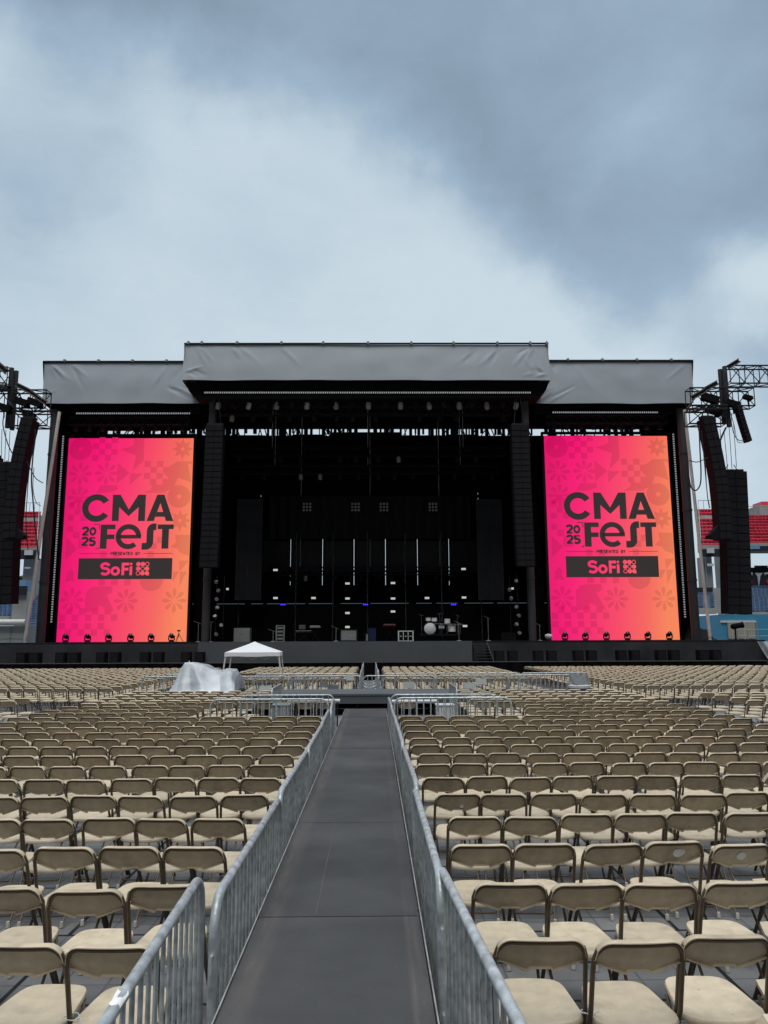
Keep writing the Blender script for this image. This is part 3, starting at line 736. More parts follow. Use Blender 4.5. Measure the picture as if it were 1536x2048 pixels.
p = at(786, 1427, 17.0); b = MB(); b.b2((-.03, -.02, -.035), (.03, .02, .035)); b.tube([(-.02, 0, .035), (-.02, 0, .075), (0, 0, .09), (.02, 0, .075), (.02, 0, .035)], .006, 6)
o = b.build('padlock', M['padlock']); o.location = p; tag(o, 'small yellow padlock hanging on the right cross barricade', 'padlock')
p = on(1157, 1386, .3); r = empty('waste_bin', (6.75, 26.2, 0), 0, 'dark blue round waste bin with clear bag at right end of barricades', 'bin')
b = MB(); b.lathe([(.24, .004), (.27, .05), (.33, .72), (.34, .74)], 20); b.build('body', M['bin'], r, 40)
b = MB(); b.lathe([(.36, .70), (.37, .78), (.35, .80), (.33, .79)], 20); b.build('rim', M['white'], r, 50)
b = MB(); rr = random.Random(5)
b.grid(lambda u, v: ((.33 - .02 * v + .03 * math.sin(u * 40 + v * 5)) * math.cos(2 * PI * u), (.33 - .02 * v + .03 * math.sin(u * 40)) * math.sin(2 * PI * u), .79 + .34 * v + .03 * math.sin(u * 25)), 40, 5)
b.build('bin_bag', M['bag'], r, 60)

# canopy tent with slanted legs
T = at(509, 1311, 34.0); tent = empty('canopy_tent', (T.x, 34.0, 0), R(4), 'white pop-up canopy tent standing among the chairs before the stage', 'tent')
hw, zt_, zp = 1.13, T.z + .03, at(512, 1283, 34.0).z
def roof(u, v):
    x, y = (u * 2 - 1), (v * 2 - 1); q = max(abs(x), abs(y)); s = q ** .92
    sag = -.06 * math.sin(PI * min(1, q)) * (1 - min(abs(x), abs(y)) / max(q, 1e-6))
    z = zp - (zp - zt_ - .12) * s + sag
    return (x * hw, y * hw, z)
b = MB(); b.grid(roof, 24, 24)
rim_ = [(-1, -1), (1, -1), (1, 1), (-1, 1)]
for i in range(4):
    (ax, ay), (bx, by) = rim_[i], rim_[(i + 1) % 4]
    b.grid(lambda u, v: ((ax + (bx - ax) * u) * hw * (1 + .012 * v), (ay + (by - ay) * u) * hw * (1 + .012 * v), zt_ + .12 - .17 * v + .012 * math.sin(u * 9) * v), 12, 2)
b.build('canopy', M['tent'], tent, 50)
for sx, sy in rim_:
    l = MB(); l.tube([(sx * hw * .96, sy * hw * .96, zt_ + .08), (sx * hw * 1.13, sy * hw * 1.13, .02)], .03, 4); l.b2((sx * hw * 1.13 - .06, sy * hw * 1.13 - .06, .004), (sx * hw * 1.13 + .06, sy * hw * 1.13 + .06, .02)); l.build('leg', M['white'], tent)
for i in range(4):
    (ax, ay), (bx, by) = rim_[i], rim_[(i + 1) % 4]; l = MB(); n = 4
    P0 = [Vector((ax + (bx - ax) * k / n, ay + (by - ay) * k / n, 0)) * hw * .95 for k in range(n + 1)]
    for k in range(n):
        za, zb = (zt_ + .06, zt_ - .16); a, c = P0[k], P0[k + 1]
        l.tube([(a.x, a.y, za if k % 2 else zb), (c.x, c.y, zb if k % 2 else za)], .012, 4); l.tube([(a.x, a.y, zb if k % 2 else za), (c.x, c.y, za if k % 2 else zb)], .012, 4)
    l.build('scissor_truss', M['galv2'], tent)

# tarp thrown over a stack of equipment on the cross platform
a, c = at(343, 1390, 25.6), at(478, 1390, 25.6); tx0, tx1 = a.x, c.x; zt = at(400, 1327, 25.6).z - .65
tarp = empty('covered_equipment', ((tx0 + tx1) / 2, 25.6, .0), 0, 'silver white tarp draped over equipment left of the canopy tent', 'tarp'); W_ = tx1 - tx0
def tarp_h(x):                                # hump: steep left shoulder, long slope, drop at right
    t = (x + W_ / 2) / W_
    ks = [(0, .04), (.07, .22), (.17, .78), (.23, .98), (.30, 1.0), (.48, .95), (.64, .84), (.78, .80), (.93, .78), (.98, .62), (1.0, .08)]
    for (t0, h0), (t1, h1) in zip(ks, ks[1:]):
        if t <= t1: q = (t - t0) / (t1 - t0); q = q * q * (3 - 2 * q) * .5 + q * .5; return h0 + (h1 - h0) * q
    return .08
def tri(t): t = t % 1.0; return 1 - 4 * abs(t - .5)
def tarp_f(u, v):
    x = (u - .5) * W_; h = tarp_h(x) * zt; w = v * 2 - 1
    s = min(1, (1 - abs(w)) / .46); s = s ** .72
    y = w * .78
    apex = -W_ * .22; an = math.atan2(h * (1 - s) + .15, x - apex); far_ = min(1, abs(x - apex) / 1.2 + (1 - s))
    n1 = noise.noise(Vector((x * 1.3, w * 1.7, 1))); n2 = noise.noise(Vector((x * 3.1, w * 4, 6)))
    crease = .035 * tri(an * 1.6 + n1 * 1.8) * far_ * (.4 + .6 * abs(n1) * 2) + .05 * tri(x * .55 + w * .5 + n1 * 1.2) + .03 * n1
    z = max(0, h * s * (1 + .16 * n1) + crease * (.35 + .65 * s))
    y += (-1 if w < 0 else 1) * ((.30 + .22 * n1) * (1 - s) ** 1.6 + crease * 1.2 * (1 - s * .6))
    return (x + (.18 * n1 + .10 * n2) * (1 - s), y, .656 + z * min(1, (1 - abs(w)) * 9))
b = MB(); b.grid(tarp_f, 110, 56); o = b.build('tarp', M['tarp'], tarp, 70)
b = MB(); b.b2((-W_ * .28, -.3, .655), (-W_ * .02, .3, .655 + zt * .78)); b.b2((.0, -.32, .655), (W_ * .38, .32, .655 + zt * .58)); b.build('case', M['casegrey'], tarp)
b = MB(); b.tube([(-W_ * .24, 0, .656 + zt * .8), (-W_ * .25, -.05, .66 + zt * 1.08)], .02, 6); b.build('pole_tip', M['white'], tarp)

# ------------------------------------------------------------------ the stage
YC, YS, YSC, YB = 50.0, 53.0, 55.0, 63.0      # centre canopy, side canopies, screens, rear wall
stage = empty('concert_stage', (-.4, YC, 0), 0, 'large open concert stage with grey roof canopies and black interior', 'stage')
SO = Vector((-.4, YC, 0))
def spart(name, mb, m, smooth=None, parent=None):
    mb.v = [(x - SO.x, y - SO.y, z) for x, y, z in mb.v]
    return mb.build(name, m, parent or stage, smooth)
DZ = 2.20                                     # stage floor height
XL, XR = at(-60, 1281, 49).x, at(1524, 1281, 49).x
b = MB(); b.b2((XL, 48.6, DZ - .12), (XR, 64, DZ)); spart('deck', b, M['blackpaint'])
b = MB(); n = 160
b.grid(lambda u, v: (XL + (XR - XL) * u, 48.58 + .04 * math.sin(u * 260) * (1 - v) + .05 * noise.noise(Vector((u * 40, v * 2, 0))), (DZ - .121) * v), n, 4)
b.grid(lambda u, v: (XR - .01 + .5 * (1 - v) + .03 * math.sin(u * 20), 48.6 + 10 * u, (DZ - .121) * v), 12, 3)
spart('skirt', b, M['skirt'], 60)
ax0, ax1 = at(396, 1281, 47.8).x, at(944, 1281, 47.8).x
b = MB(); b.b2((ax0, 47.8, .35), (ax1, 48.5, DZ + .004)); spart('apron', b, M['apron'])
# access ramp at the right end of the apron
ra, rb = at(946, 1282, 47.9), at(986, 1321, 46.9)
b = MB(); n = 9
x0, x1, xa_ = at(944, 1281, 47.8).x + .02, at(975, 1281, 47.8).x, at(986, 1320, 46.6).x
for k in range(n):
    z = DZ - (k + 1) * (DZ - .5) / (n + 1); yy = 48.2 - k * .20
    b.b2((x0 + .035 * k, yy - .22, z - .05), (x1 + .035 * k, yy + .06, z))
for xx in (x0 - .03, x1 + .0):
    b.add([(xx, 48.4, DZ - .05), (xx + .3, 46.4, .5), (xx + .3, 46.4, .1), (xx, 48.4, .1), (xx + .06, 48.4, DZ - .05), (xx + .36, 46.4, .5), (xx + .36, 46.4, .1), (xx + .06, 48.4, .1)], [(0,1,2,3),(7,6,5,4),(0,4,5,1),(1,5,6,2),(2,6,7,3),(3,7,4,0)])
spart('steps', b, M['skirt'])

# fabric fronts with pulled creases
def creased(x0, x1, z0, z1, Y, folds, nu, nv, belly=.05, skew0=0.0, skew1=0.0, hem=.06):
    W, H = x1 - x0, z1 - z0
    def f(u, v):
        x = x0 + W * u; z = z0 + H * v
        x += skew0 * (1 - v) * (1 - u) + skew1 * (1 - v) * u
        d = belly * math.sin(PI * v) * (0.4 + .6 * math.sin(PI * u) ** .5)
        for (fu, fv, ang, ln, wd, am) in folds:
            px_, pz_ = (u - fu) * W, (v - fv) * H; ca, sa = math.cos(ang), math.sin(ang)
            l = px_ * ca + pz_ * sa; t = -px_ * sa + pz_ * ca + .06 * l * l * .3
            if 0 < l < ln: d += am * math.exp(-(t / wd) ** 2) * math.sin(PI * min(1, l / ln) ** .7)
        d += .03 * noise.noise(Vector((x * .5, z * .8, Y)))
        z += hem * noise.noise(Vector((x * .35, Y, 3))) * (1 - v) ** 2 + .05 * math.sin(u * PI * 9) ** 2 * -(v ** 8) * .5
        return (x, Y - d + .62 * v - .28, z)
    return MB().grid(f, nu, nv)
def folds_from(us, v, angs, seed, lo=1.0, hi=2.6):
    rr = random.Random(seed); o = []
    for u in us:
        for a in angs:
            if rr.random() < .8: o.append((u + rr.uniform(-.01, .01), v + rr.uniform(-.06, .06), R(a + rr.uniform(-8, 8)), rr.uniform(lo, hi), rr.uniform(.07, .13), rr.choice((1, -1, 1)) * rr.uniform(.025, .06)))
    return o
ctl, cbr = at(368, 686, YC), at(1100, 763, YC)
folds = folds_from((.03, .04, .14, .26), .93, (-42, -58), 1) + folds_from((.97, .95, .86, .80), .95, (-128, -142, -118), 2) + folds_from((.01, .02), .25, (20, -20, -60), 3, .6, 1.6) + folds_from((.985, .97, .96), .2, (150, 120, 200), 4, .6, 1.8) 
spart('roof_front', creased(ctl.x, cbr.x, cbr.z, ctl.z, YC, folds, 220, 34), M['fabric'], 60)
b = MB(); b.b2((ctl.x + .02, YC + .32, ctl.z - .10), (cbr.x - .02, YB + .4, ctl.z + .02)); spart('roof_sheet', b, M['fabric'])
for xx in (ctl.x, cbr.x):
    b = MB(); b.grid(lambda u, v: (xx + (.05 if xx < 0 else -.05) * math.sin(PI * v), YC + .02 + 3.4 * u, cbr.z + (ctl.z - cbr.z) * v), 10, 6); spart('roof_side', b, M['fabric'], 60)
b = MB(); b.tube([(ctl.x - .05, YC + .28, ctl.z + .06), (cbr.x + .05, YC + .28, ctl.z + .10)], .07, 8); pipe = spart('edge_pipe', b, M['blackpaint'], 60)
for px_ in (375, 402, 473, 562, 646, 736, 823, 908, 996, 1062, 1095):
    p = at(px_, 686, YC); b = MB(); b.b2((p.x - .08, YC + .18, ctl.z + .03), (p.x + .08, YC + .38, ctl.z + .19)); b.b2((p.x - .03, YC + .22, ctl.z + .18), (p.x + .03, YC + .3, ctl.z + .25)); spart('pipe_clamp', b, M['casegrey'])
# black beam hung under the centre front, tapering downwards
p0, p1, q0, q1 = at(373, 765, YC + .4), at(1097, 765, YC + .4), at(393, 798, YC + .4), at(1078, 797, YC + .4)
m0, m1 = at(378, 782, YC + .4), at(1092, 780, YC + .4)
b = MB(); b.prism([(p0.x, p0.z), (p1.x, p1.z), (m1.x, m1.z), (q1.x, q1.z), (q0.x, q0.z), (m0.x, m0.z)], YC + .3, YC + 1.6); spart('front_beam', b, M['black'])
b = MB(); b.b2((ctl.x - 1.9, YC + 3.2, 20.62), (cbr.x + 1.9, YB + .2, 20.75)); b.b2((ctl.x + .3, YC + 1.61, 20.42), (cbr.x - .3, YC + 3.3, 20.6)); spart('ceiling', b, M['black'])
# side canopies
for s_, pl, pr, sk0, sk1, sd in (('l', (85, 722), (372, 722), .32, 1.5, 11), ('r', (1096, 720), (1387, 719), -1.5, -.32, 12)):
    a, c = at(*pl, YS), at(*pr, YS); zb = at(240 if s_ == 'l' else 1240, 809, YS).z
    fl = folds_from((.04, .06, .2), .93, (-45, -60), sd) + folds_from((.95, .85), .9, (-130,), sd + 5) + folds_from((.9 if s_ == 'l' else .1, .8 if s_ == 'l' else .25), .35, (-30 if s_ == 'l' else 210, -15 if s_ == 'l' else 230), sd + 9, 1.2, 3) + folds_from((.03, .97), .2, (30, 150), sd + 3, .7, 1.6)
    spart('side_roof_front', creased(a.x, c.x, zb, a.z, YS, fl, 100, 34, .06, sk0, sk1), M['fabric'], 60)
    b = MB(); b.b2((a.x + (.1 if s_ == 'l' else -.2), YS + .32, a.z - .1), (c.x - .1, YB + .4, a.z + .02)); spart('side_roof_sheet', b, M['fabric'])
    b = MB(); b.tube([(a.x - .06, YS + .28, a.z + .05), (c.x + .06, YS + .28, a.z + .06)], .08, 8); spart('edge_pipe', b, M['blackpaint'], 60)
    for k in range(4):
        x = a.x + (c.x - a.x) * (k + .6) / 4.2; b = MB(); b.b2((x - .08, YS + .18, a.z + .03), (x + .08, YS + .38, a.z + .20)); spart('pipe_clamp', b, M['casegrey'])
    xe = a.x if s_ == 'l' else c.x
    b = MB(); b.grid(lambda u, v: (xe + (sk0 if s_ == 'l' else sk1) * (1 - v), YS + .02 + 9.5 * u, zb + (a.z - zb) * v), 12, 6); spart('side_roof_end', b, M['blackcloth'], 60)
    b = MB(); b.b2((a.x + (.5 if s_ == 'l' else -1.0), YS + .5, zb - .45), (c.x + (1.0 if s_ == 'l' else -.5), YS + .9, zb + .3)); spart('side_beam', b, M['black'])
    b = MB(); b.b2((a.x + (.35 if s_ == 'l' else -.8), YS + .95, 20.4), (c.x + (.8 if s_ == 'l' else -.35), YB + .2, 20.6)); spart('side_ceiling', b, M['black'])

# columns
def column(px_t, py_t, px_b, py_b, Y, r, m='column', z0=None):
    a, c = at(px_t, py_t, Y), at(px_b, py_b, Y); x = (a.x + c.x) / 2
    b = MB(); b.tube([(x, Y, DZ if z0 is None else z0), (x, Y, a.z)], r, 14)
    for zz in (.25, .55, .8): b.tube([(x, Y, DZ + (a.z - DZ) * zz - .06), (x, Y, DZ + (a.z - DZ) * zz + .06)], r * 1.12, 14)
    spart('column', b, M[m], 50)
column(107, 820, 85, 1281, YS + .4, .30); column(1363, 818, 1390, 1277, YS + .4, .30)
column(424, 800, 413, 1281, YC + 1.2, .26); column(1050, 798, 1064, 1278, YC + 1.2, .26)
for a, c, s_ in (((119, 824), (50, 1279), -1), ((1369, 820), (1420, 1274), 1)):
    p, q = at(*a, YS - 1.0), at(*c, YS - 1.0); b = MB(); b.tube([p, q], .115, 8); b.tube([q, q - Vector((0, 0, q.z - DZ + .12))], .10, 6); spart('brace_pole', b, M['palepole'], 60)

# rear wall: black panels with narrow gaps of daylight between them
zt = at(740, 870, YB).z
gaps = [(-24.5, None)]
wx0, wx1 = at(97, 1000, YS + 1).x, at(1379, 1000, YS + 1).x
cuts = [(519, 990, 1175), (581, 1072, 1170), (645, 1072, 1170), (708, 1072, 1170), (771, 1072, 1170), (835, 1072, 1170), (898, 1072, 1170), (959, 985, 1175)]
xs = [at(c[0], 1120, YB).x for c in cuts]; hw_ = .019
edges = [wx0] + [v for x in xs for v in (x - hw_, x + hw_)] + [wx1]
for i in range(0, len(edges), 2):
    b = MB(); b.b2((edges[i], YB, DZ), (edges[i + 1], YB + .12, zt + .06 * math.sin(i * 5)))
    spart('rear_panel', b, M['blackcloth'])
b = MB()                                      # boards crossing the gaps
for (px_, ya, yb), x in zip(cuts, xs):
    b.b2((x - .2, YB + .13, at(px_, ya, YB).z), (x + .2, YB + .2, zt + .02)); b.b2((x - .2, YB + .13, DZ), (x + .2, YB + .2, at(px_, yb, YB).z))
    z = at(px_, 1142, YB).z; b.b2((x - .15, YB + .13, z - .07), (x + .15, YB + .2, z + .07))
    if ya < 1000:
        for k in range(6): z = at(px_, ya + 26 * k + 8, YB).z; b.b2((x - .12, YB - .2, z - .16 * ((k % 3) + 1)), (x + .12, YB - .1, z + .14))
spart('cover_board', b, M['black'])
for xx in (wx0, wx1):
    b = MB(); b.grid(lambda u, v: (xx + .06 * math.sin(u * 40), YS + 1 + (YB - YS - 1) * u, DZ + (20.39 - DZ) * v), 24, 4); spart('side_drape', b, M['blackcloth'], 60)
# drapes either side of each screen
for pa, pb in ((100, 131), (392, 412), (1064, 1084), (1352, 1372)):
    x0, x1 = at(pa if pa > 300 else 92, 1080, YSC + .8).x, at(pb, 1080, YSC + .8).x
    b = MB(); b.grid(lambda u, v: (x0 + (x1 - x0) * u, YSC + .8 + .06 * math.sin(u * 24), DZ + (at(240, 874, YSC).z - DZ) * v), 20, 2); spart('masking_drape', b, M['blackcloth'], 60)
b = MB(); z0, z1 = at(740, 1078, 61).z, at(740, 992, 61).z; xa, xb = at(540, 1000, 61).x, at(940, 1000, 61).x
b.grid(lambda u, v: (xa + (xb - xa) * u, 61 + .16 * abs(math.sin(u * 62)) , z0 + (z1 - z0) * v), 240, 1); spart('upper_drape', b, M['blackpaint'], 60)
b = MB(); b.b2((at(540, 1100, 62).x, 62.2, at(700, 1136, 62).z), (at(940, 1100, 62).x, 62.3, at(700, 1108, 62).z))
for i in range(5):
    pass
# rear truss with clutter seen against the sky
rr = random.Random(21); b = MB(); z0, z1 = at(740, 871, YB - .6).z, at(740, 856, YB - .6).z
b.b2((wx0, YB - .9, z1), (wx1, YB - .2, z1 + 1.0)); x = wx0
while x < wx1:
    w = rr.uniform(.06, .34)
    if rr.random() < .72: b.b2((x, YB - .7, z0 + rr.uniform(-.3, .25)), (x + w, YB - .4, z1 + .02))
    if rr.random() < .6: b.tube([(x, YB - .55, z0 - .1), (x + rr.uniform(-.6, .6), YB - .55, z1 + .05)], .05, 5)
    x += w + rr.uniform(.0, .22)
x = at(660, 860, YB).x
b.b2((x, YB - .3, z0 - .1), (at(800, 860, YB).x, YB - .25, (z0 + z1) / 2 + .05)); spart('rear_truss', b, M['black'])
b = MB(); xa, xb = at(385, 1208, 60).x, at(1095, 1206, 60).x; z = at(740, 1207, 60).z; x = xa
while x < xb:
    w = rr.uniform(.6, 3.0); b.b2((x, 59.9, z - .02), (min(x + w, xb), 60.0, z + .025)); x += w + rr.uniform(.15, .7)
spart('riser_rail', b, M['railglow'])
b = MB(); b.b2((xa, 60.05, DZ), (xb, 62, z - .06)); spart('riser', b, M['black'])

# ------------------------------------------------------------------ video screens
def star_poly(cx, cy, r0, r1, n, a0=0): return [(cx + (r0 if k % 2 == 0 else r1) * math.cos(a0 + PI * k / n), cy + (r0 if k % 2 == 0 else r1) * math.sin(a0 + PI * k / n)) for k in range(2 * n)]
class Flat:                                   # flat artwork in screen units (u to the right, v up, both 0..1)
    def __init__(s, W, H): s.v, s.f, s.W, s.H = [], [], W, H
    def poly(s, pts):
        o = len(s.v); s.v += list(pts); s.f.append(tuple(range(o, o + len(pts)))); return s
    def ring(s, cx, cy, ro, ri, a0=0, a1=2 * PI, n=40, ex=1.0):   # radii in metres
        o = len(s.v)
        for k in range(n + 1):
            a = a0 + (a1 - a0) * k / n
            for r_ in (ro, ri): s.v.append((cx + ex * r_ * math.cos(a) / s.W, cy + r_ * math.sin(a) / s.H))
        for k in range(n): i = o + 2 * k; s.f.append((i, i + 2, i + 3, i + 1))
        return s
    def disc(s, cx, cy, r, n=24): return s.poly([(cx + r * math.cos(2 * PI * k / n) / s.W, cy + r * math.sin(2 * PI * k / n) / s.H) for k in range(n)])
    def stroke(s, pts, w):                    # constant width line through points, width in metres, square ends
        P = [Vector((u * s.W, v * s.H)) for u, v in pts]; o = len(s.v); n = len(P)
        for i in range(n):
            t = (P[min(i + 1, n - 1)] - P[max(i - 1, 0)]).normalized(); m = Vector((-t.y, t.x)); k = 1
            if 0 < i < n - 1:
                t1 = (P[i] - P[i - 1]).normalized(); k = 1 / max(.5, m.dot(Vector((-t1.y, t1.x))))
            for sg in (1, -1): q = P[i] + m * (w / 2 * k * sg); s.v.append((q.x / s.W, q.y / s.H))
        for i in range(n - 1): j = o + 2 * i; s.f.append((j, j + 1, j + 3, j + 2))
        return s
    def build(s, name, m, parent, y):
        me = bpy.data.meshes.new(name); me.from_pydata([(u * s.W - s.W / 2, y, v * s.H) for u, v in s.v], [], s.f); me.update()
        bm = bmesh.new(); bm.from_mesh(me); bmesh.ops.triangulate(bm, faces=[f for f in bm.faces if len(f.verts) > 4]); bm.to_mesh(me); bm.free()
        lay = me.uv_layers.new(name='picture')
        for l in me.loops:
            c = me.vertices[l.vertex_index].co; lay.data[l.index].uv = ((c.x + s.W / 2) / s.W, c.z / s.H)
        return link(name, me, m, parent)
def arc(cx, cy, rx, ry, a0, a1, n=16): return [(cx + rx * math.cos(R(a0 + (a1 - a0) * k / n)), cy + ry * math.sin(R(a0 + (a1 - a0) * k / n))) for k in range(n + 1)]
def video_screen(tl, tr, bl, br, label):
    a, c, d, e = at(*tl, YSC), at(*tr, YSC), at(*bl, YSC), at(*br, YSC)
    x0, x1 = (a.x + d.x) / 2, (c.x + e.x) / 2; z0, z1 = DZ + .02, (a.z + c.z) / 2
    W, H = x1 - x0, z1 - z0
    root = empty('video_screen', ((x0 + x1) / 2, YSC, z0), 0, label, 'screen', 'video screens beside the stage opening')
    f = Flat(W, H); f.poly([(0, 0), (1, 0), (1, 1), (0, 1)]); f.build('picture', M['screen'], root, -.06)
    b = MB(); b.b2((-W / 2 - .02, -.055, -.01), (W / 2 + .02, .35, H + .02)); b.build('cabinet', M['black'], root)
    b = MB(); b.b2((-W / 2 - .16, -.03, 0), (-W / 2 - .03, .3, H + .2)).b2((W / 2 + .03, -.03, 0), (W / 2 + .16, .3, H + .2)).b2((-W / 2 - .16, -.03, H + .21), (W / 2 + .16, .3, H + .34)); b.build('surround', M['blackpaint'], root)
    P = Flat(W, H); U = W * .092                # motif radius
    def checker(u0, v0, cu, cv, nx, ny, par):
        for i in range(nx):
            for j in range(ny):
                if (i + j) % 2 == par: P.poly([(u0 + i * cu, v0 + j * cv), (u0 + (i + 1) * cu, v0 + j * cv), (u0 + (i + 1) * cu, v0 + (j + 1) * cv), (u0 + i * cu, v0 + (j + 1) * cv)])
    def flower(u, v):
        for k in range(8):
            a_ = PI * k / 4; pts = []
            for q in range(11):
                t = q / 10 * PI * 1.25 - PI * .625; rr_, ww = U * .72 + U * .30 * math.cos(t), U * .17 * math.sin(t); pts.append((rr_, ww))
            pts.append((U * .16, 0))
            P.poly([(u + (x * math.cos(a_) - y * math.sin(a_)) / W, v + (x * math.sin(a_) + y * math.cos(a_)) / H) for x, y in pts])
    def sun(u, v):
        o = len(P.v); n = 8
        for k in range(2 * n):
            a_ = PI * k / n + PI / 2; r_ = U * .95 if k % 2 == 0 else U * .52
            P.v += [(u + r_ * math.cos(a_) / W, v + r_ * math.sin(a_) / H), (u + U * .17 * math.cos(a_) / W, v + U * .17 * math.sin(a_) / H)]
        for k in range(2 * n): i, j = o + 2 * k, o + 2 * ((k + 1) % (2 * n)); P.f.append((i, j, j + 1, i + 1))
    cu, cv = .050, .030
    P.ring(.10, .945, U, U * .19); checker(.195, .885, cu, cv, 4, 4, 0); sun(.915, .945)
    P.poly([(.415, .942), (.50, .958), (.52, .968), (.52, .998), (.605, .998), (.605, .885), (.52, .832), (.545, .912)])
    for u, v in ((.105, .820), (.315, .822), (.11, .700), (.10, .200), (.52, .195), (.895, .195)): flower(u, v)
    P.poly([(.40, .877), (.50, .822), (.40, .770)]); P.poly([(.505, .822), (.605, .822), (.505, .764)])
    checker(.615, .764, cu, cv, 4, 4, 1)
    P.poly([(.80, .85), (.875, .882), (.995, .882), (.995, .868), (.96, .872), (.995, .775), (.885, .80), (.86, .762), (.80, .765), (.815, .795), (.775, .82), (.80, .832)])
    P.poly([(.28, .762), (.41, .762), (.41, .740), (.36, .728), (.33, .724), (.24, .724)]); P.poly([(.68, .764), (.86, .764), (.86, .742), (.80, .735), (.78, .724), (.62, .724), (.68, .742)])
    P.ring(.90, .705, U, U * .2); sun(.915, .585)
    checker(.03, .585, cu, cv, 3, 4, 0); checker(.03, .50, cu, cv, 2, 2, 1)
    P.poly([(.03, .50), (.12, .448), (.03, .395)]); P.poly([(.12, .448), (.13, .505), (.21, .448)])
    P.poly([(.88, .515), (.995, .515), (.995, .41), (.93, .425), (.90, .448), (.85, .455), (.89, .48)])
    checker(.69, .445, cu, cv, 2, 2, 0); checker(.30, .405, cu, cv, 4, 1, 0); checker(.62, .405, cu, cv, 3, 1, 1)
    P.poly([(.92, .388), (.995, .388), (.925, .335)]); P.poly([(.875, .335), (.925, .335), (.875, .285)]); P.poly([(.93, .335), (.985, .335), (.93, .262)])
    P.ring(.71, .298, U, 0, PI, 2 * PI, 20); checker(.30, .270, cu, cv, 6, 1, 0)
    P.poly([(.05, .33), (.08, .35), (.11, .33), (.10, .31), (.12, .285), (.08, .295), (.04, .285)])
    P.poly([(.205, .235), (.245, .26), (.30, .265), (.41, .265), (.41, .235), (.365, .225), (.435, .143), (.31, .175), (.30, .145), (.205, .140)])
    checker(.01, .100, cu, cv, 9, 2, 0); checker(.01, .03, cu, cv, 8, 2, 1)
    P.build('pattern', M['screen_pattern'], root, -.066)
    L = Flat(W, H); k = W / 9.3
    # top line
    cy, cx, ro = .648, .252, .069 * H; rox = .1135 * W
    L.ring(cx, cy, ro, ro * .56, R(33), R(327), 48, ex=rox / ro)
    def quad(pts): L.poly(pts)
    sw = .054
    L.poly([(.377, .583), (.377, .714), (.437, .714), (.508, .640), (.578, .714), (.638, .714), (.638, .583), (.584, .583), (.584, .652), (.508, .5905 + .017), (.431, .652), (.431, .583)])
    L.poly([(.651, .583), (.728, .714), (.784, .714), (.756, .672), (.708, .583)])
    L.poly([(.756, .672), (.784, .714), (.862, .583), (.804, .583)])
    L.poly([(.708, .583), (.7165, .599), (.7305, .624), (.782, .624), (.796, .599), (.804, .583), (.790, .608), (.722, .608)][0:0] or [(.7195, .604), (.7325, .628), (.780, .628), (.7925, .604)])
    # second line
    L.poly([(.294, .447), (.294, .566), (.410, .566), (.410, .543), (.347, .543), (.347, .517), (.405, .517), (.405, .494), (.347, .494), (.347, .447)])
    ex_, ey, er = .5145, .5065, .0615 * H; exs = (.1005 * W) / er
    L.ring(ex_, ey, er, er * .60, R(0), R(312), 48, ex=exs)
    L.poly([(.436, .497), (.436, .515), (.6150, .515), (.6150, .497)])
    st = arc(.715, .538, .034, .024, 90, 180, 10) + arc(.640, .475, .041, .024, 0, -90, 10)
    L.stroke([(.732, .5545)] + [(.712, .5545)] + arc(.712, .533, .0275, .0215, 90, 180, 10)[1:] + arc(.655, .480, .0295, .0215, 0, -90, 10) + [(.622, .4585)], .053 * W)
    L.poly([(.742, .543), (.742, .566), (.868, .566), (.868, .543), (.832, .543), (.832, .447), (.778, .447), (.778, .543)])
    # year
    def two(u, v, w, h): L.stroke(arc(u + w / 2, v + h * .70, w * .38, h * .235, 170, -35, 12) + [(u + w * .16, v + h * .085), ], .020 * W); L.poly([(u + .06 * w, v), (u + .06 * w, v + h * .2), (u + w * .95, v + h * .2), (u + w * .95, v)])
    def zero(u, v, w, h): L.ring(u + w / 2, v + h / 2, h * H / 2, h * H / 2 - .020 * W, n=28, ex=(w * W / 2) / (h * H / 2))
    def five(u, v, w, h): L.poly([(u + w * .12, v + h), (u + w * .9, v + h), (u + w * .9, v + h * .82), (u + w * .12, v + h * .82)]); L.stroke([(u + w * .22, v + h * .95), (u + w * .19, v + h * .52)] , .020 * W); L.stroke(arc(u + w * .46, v + h * .335, w * .37, h * .245, 140, -150, 14), .020 * W)
    two(.148, .511, .054, .043); zero(.206, .511, .056, .043); two(.148, .461, .054, .043); five(.206, .461, .056, .043)
    for pts in ([(.240, .566), (.284, .566), (.284, .540)], [(.262, .447), (.284, .447), (.284, .457)]): L.stroke(pts, .0055 * W)
    L.stroke([(.137, .4235), (.362, .4235)], .0035 * W); L.stroke([(.640, .4235), (.868, .4235)], .0035 * W)
    L.poly([(.136, .299), (.868, .299), (.868, .401), (.136, .401)])
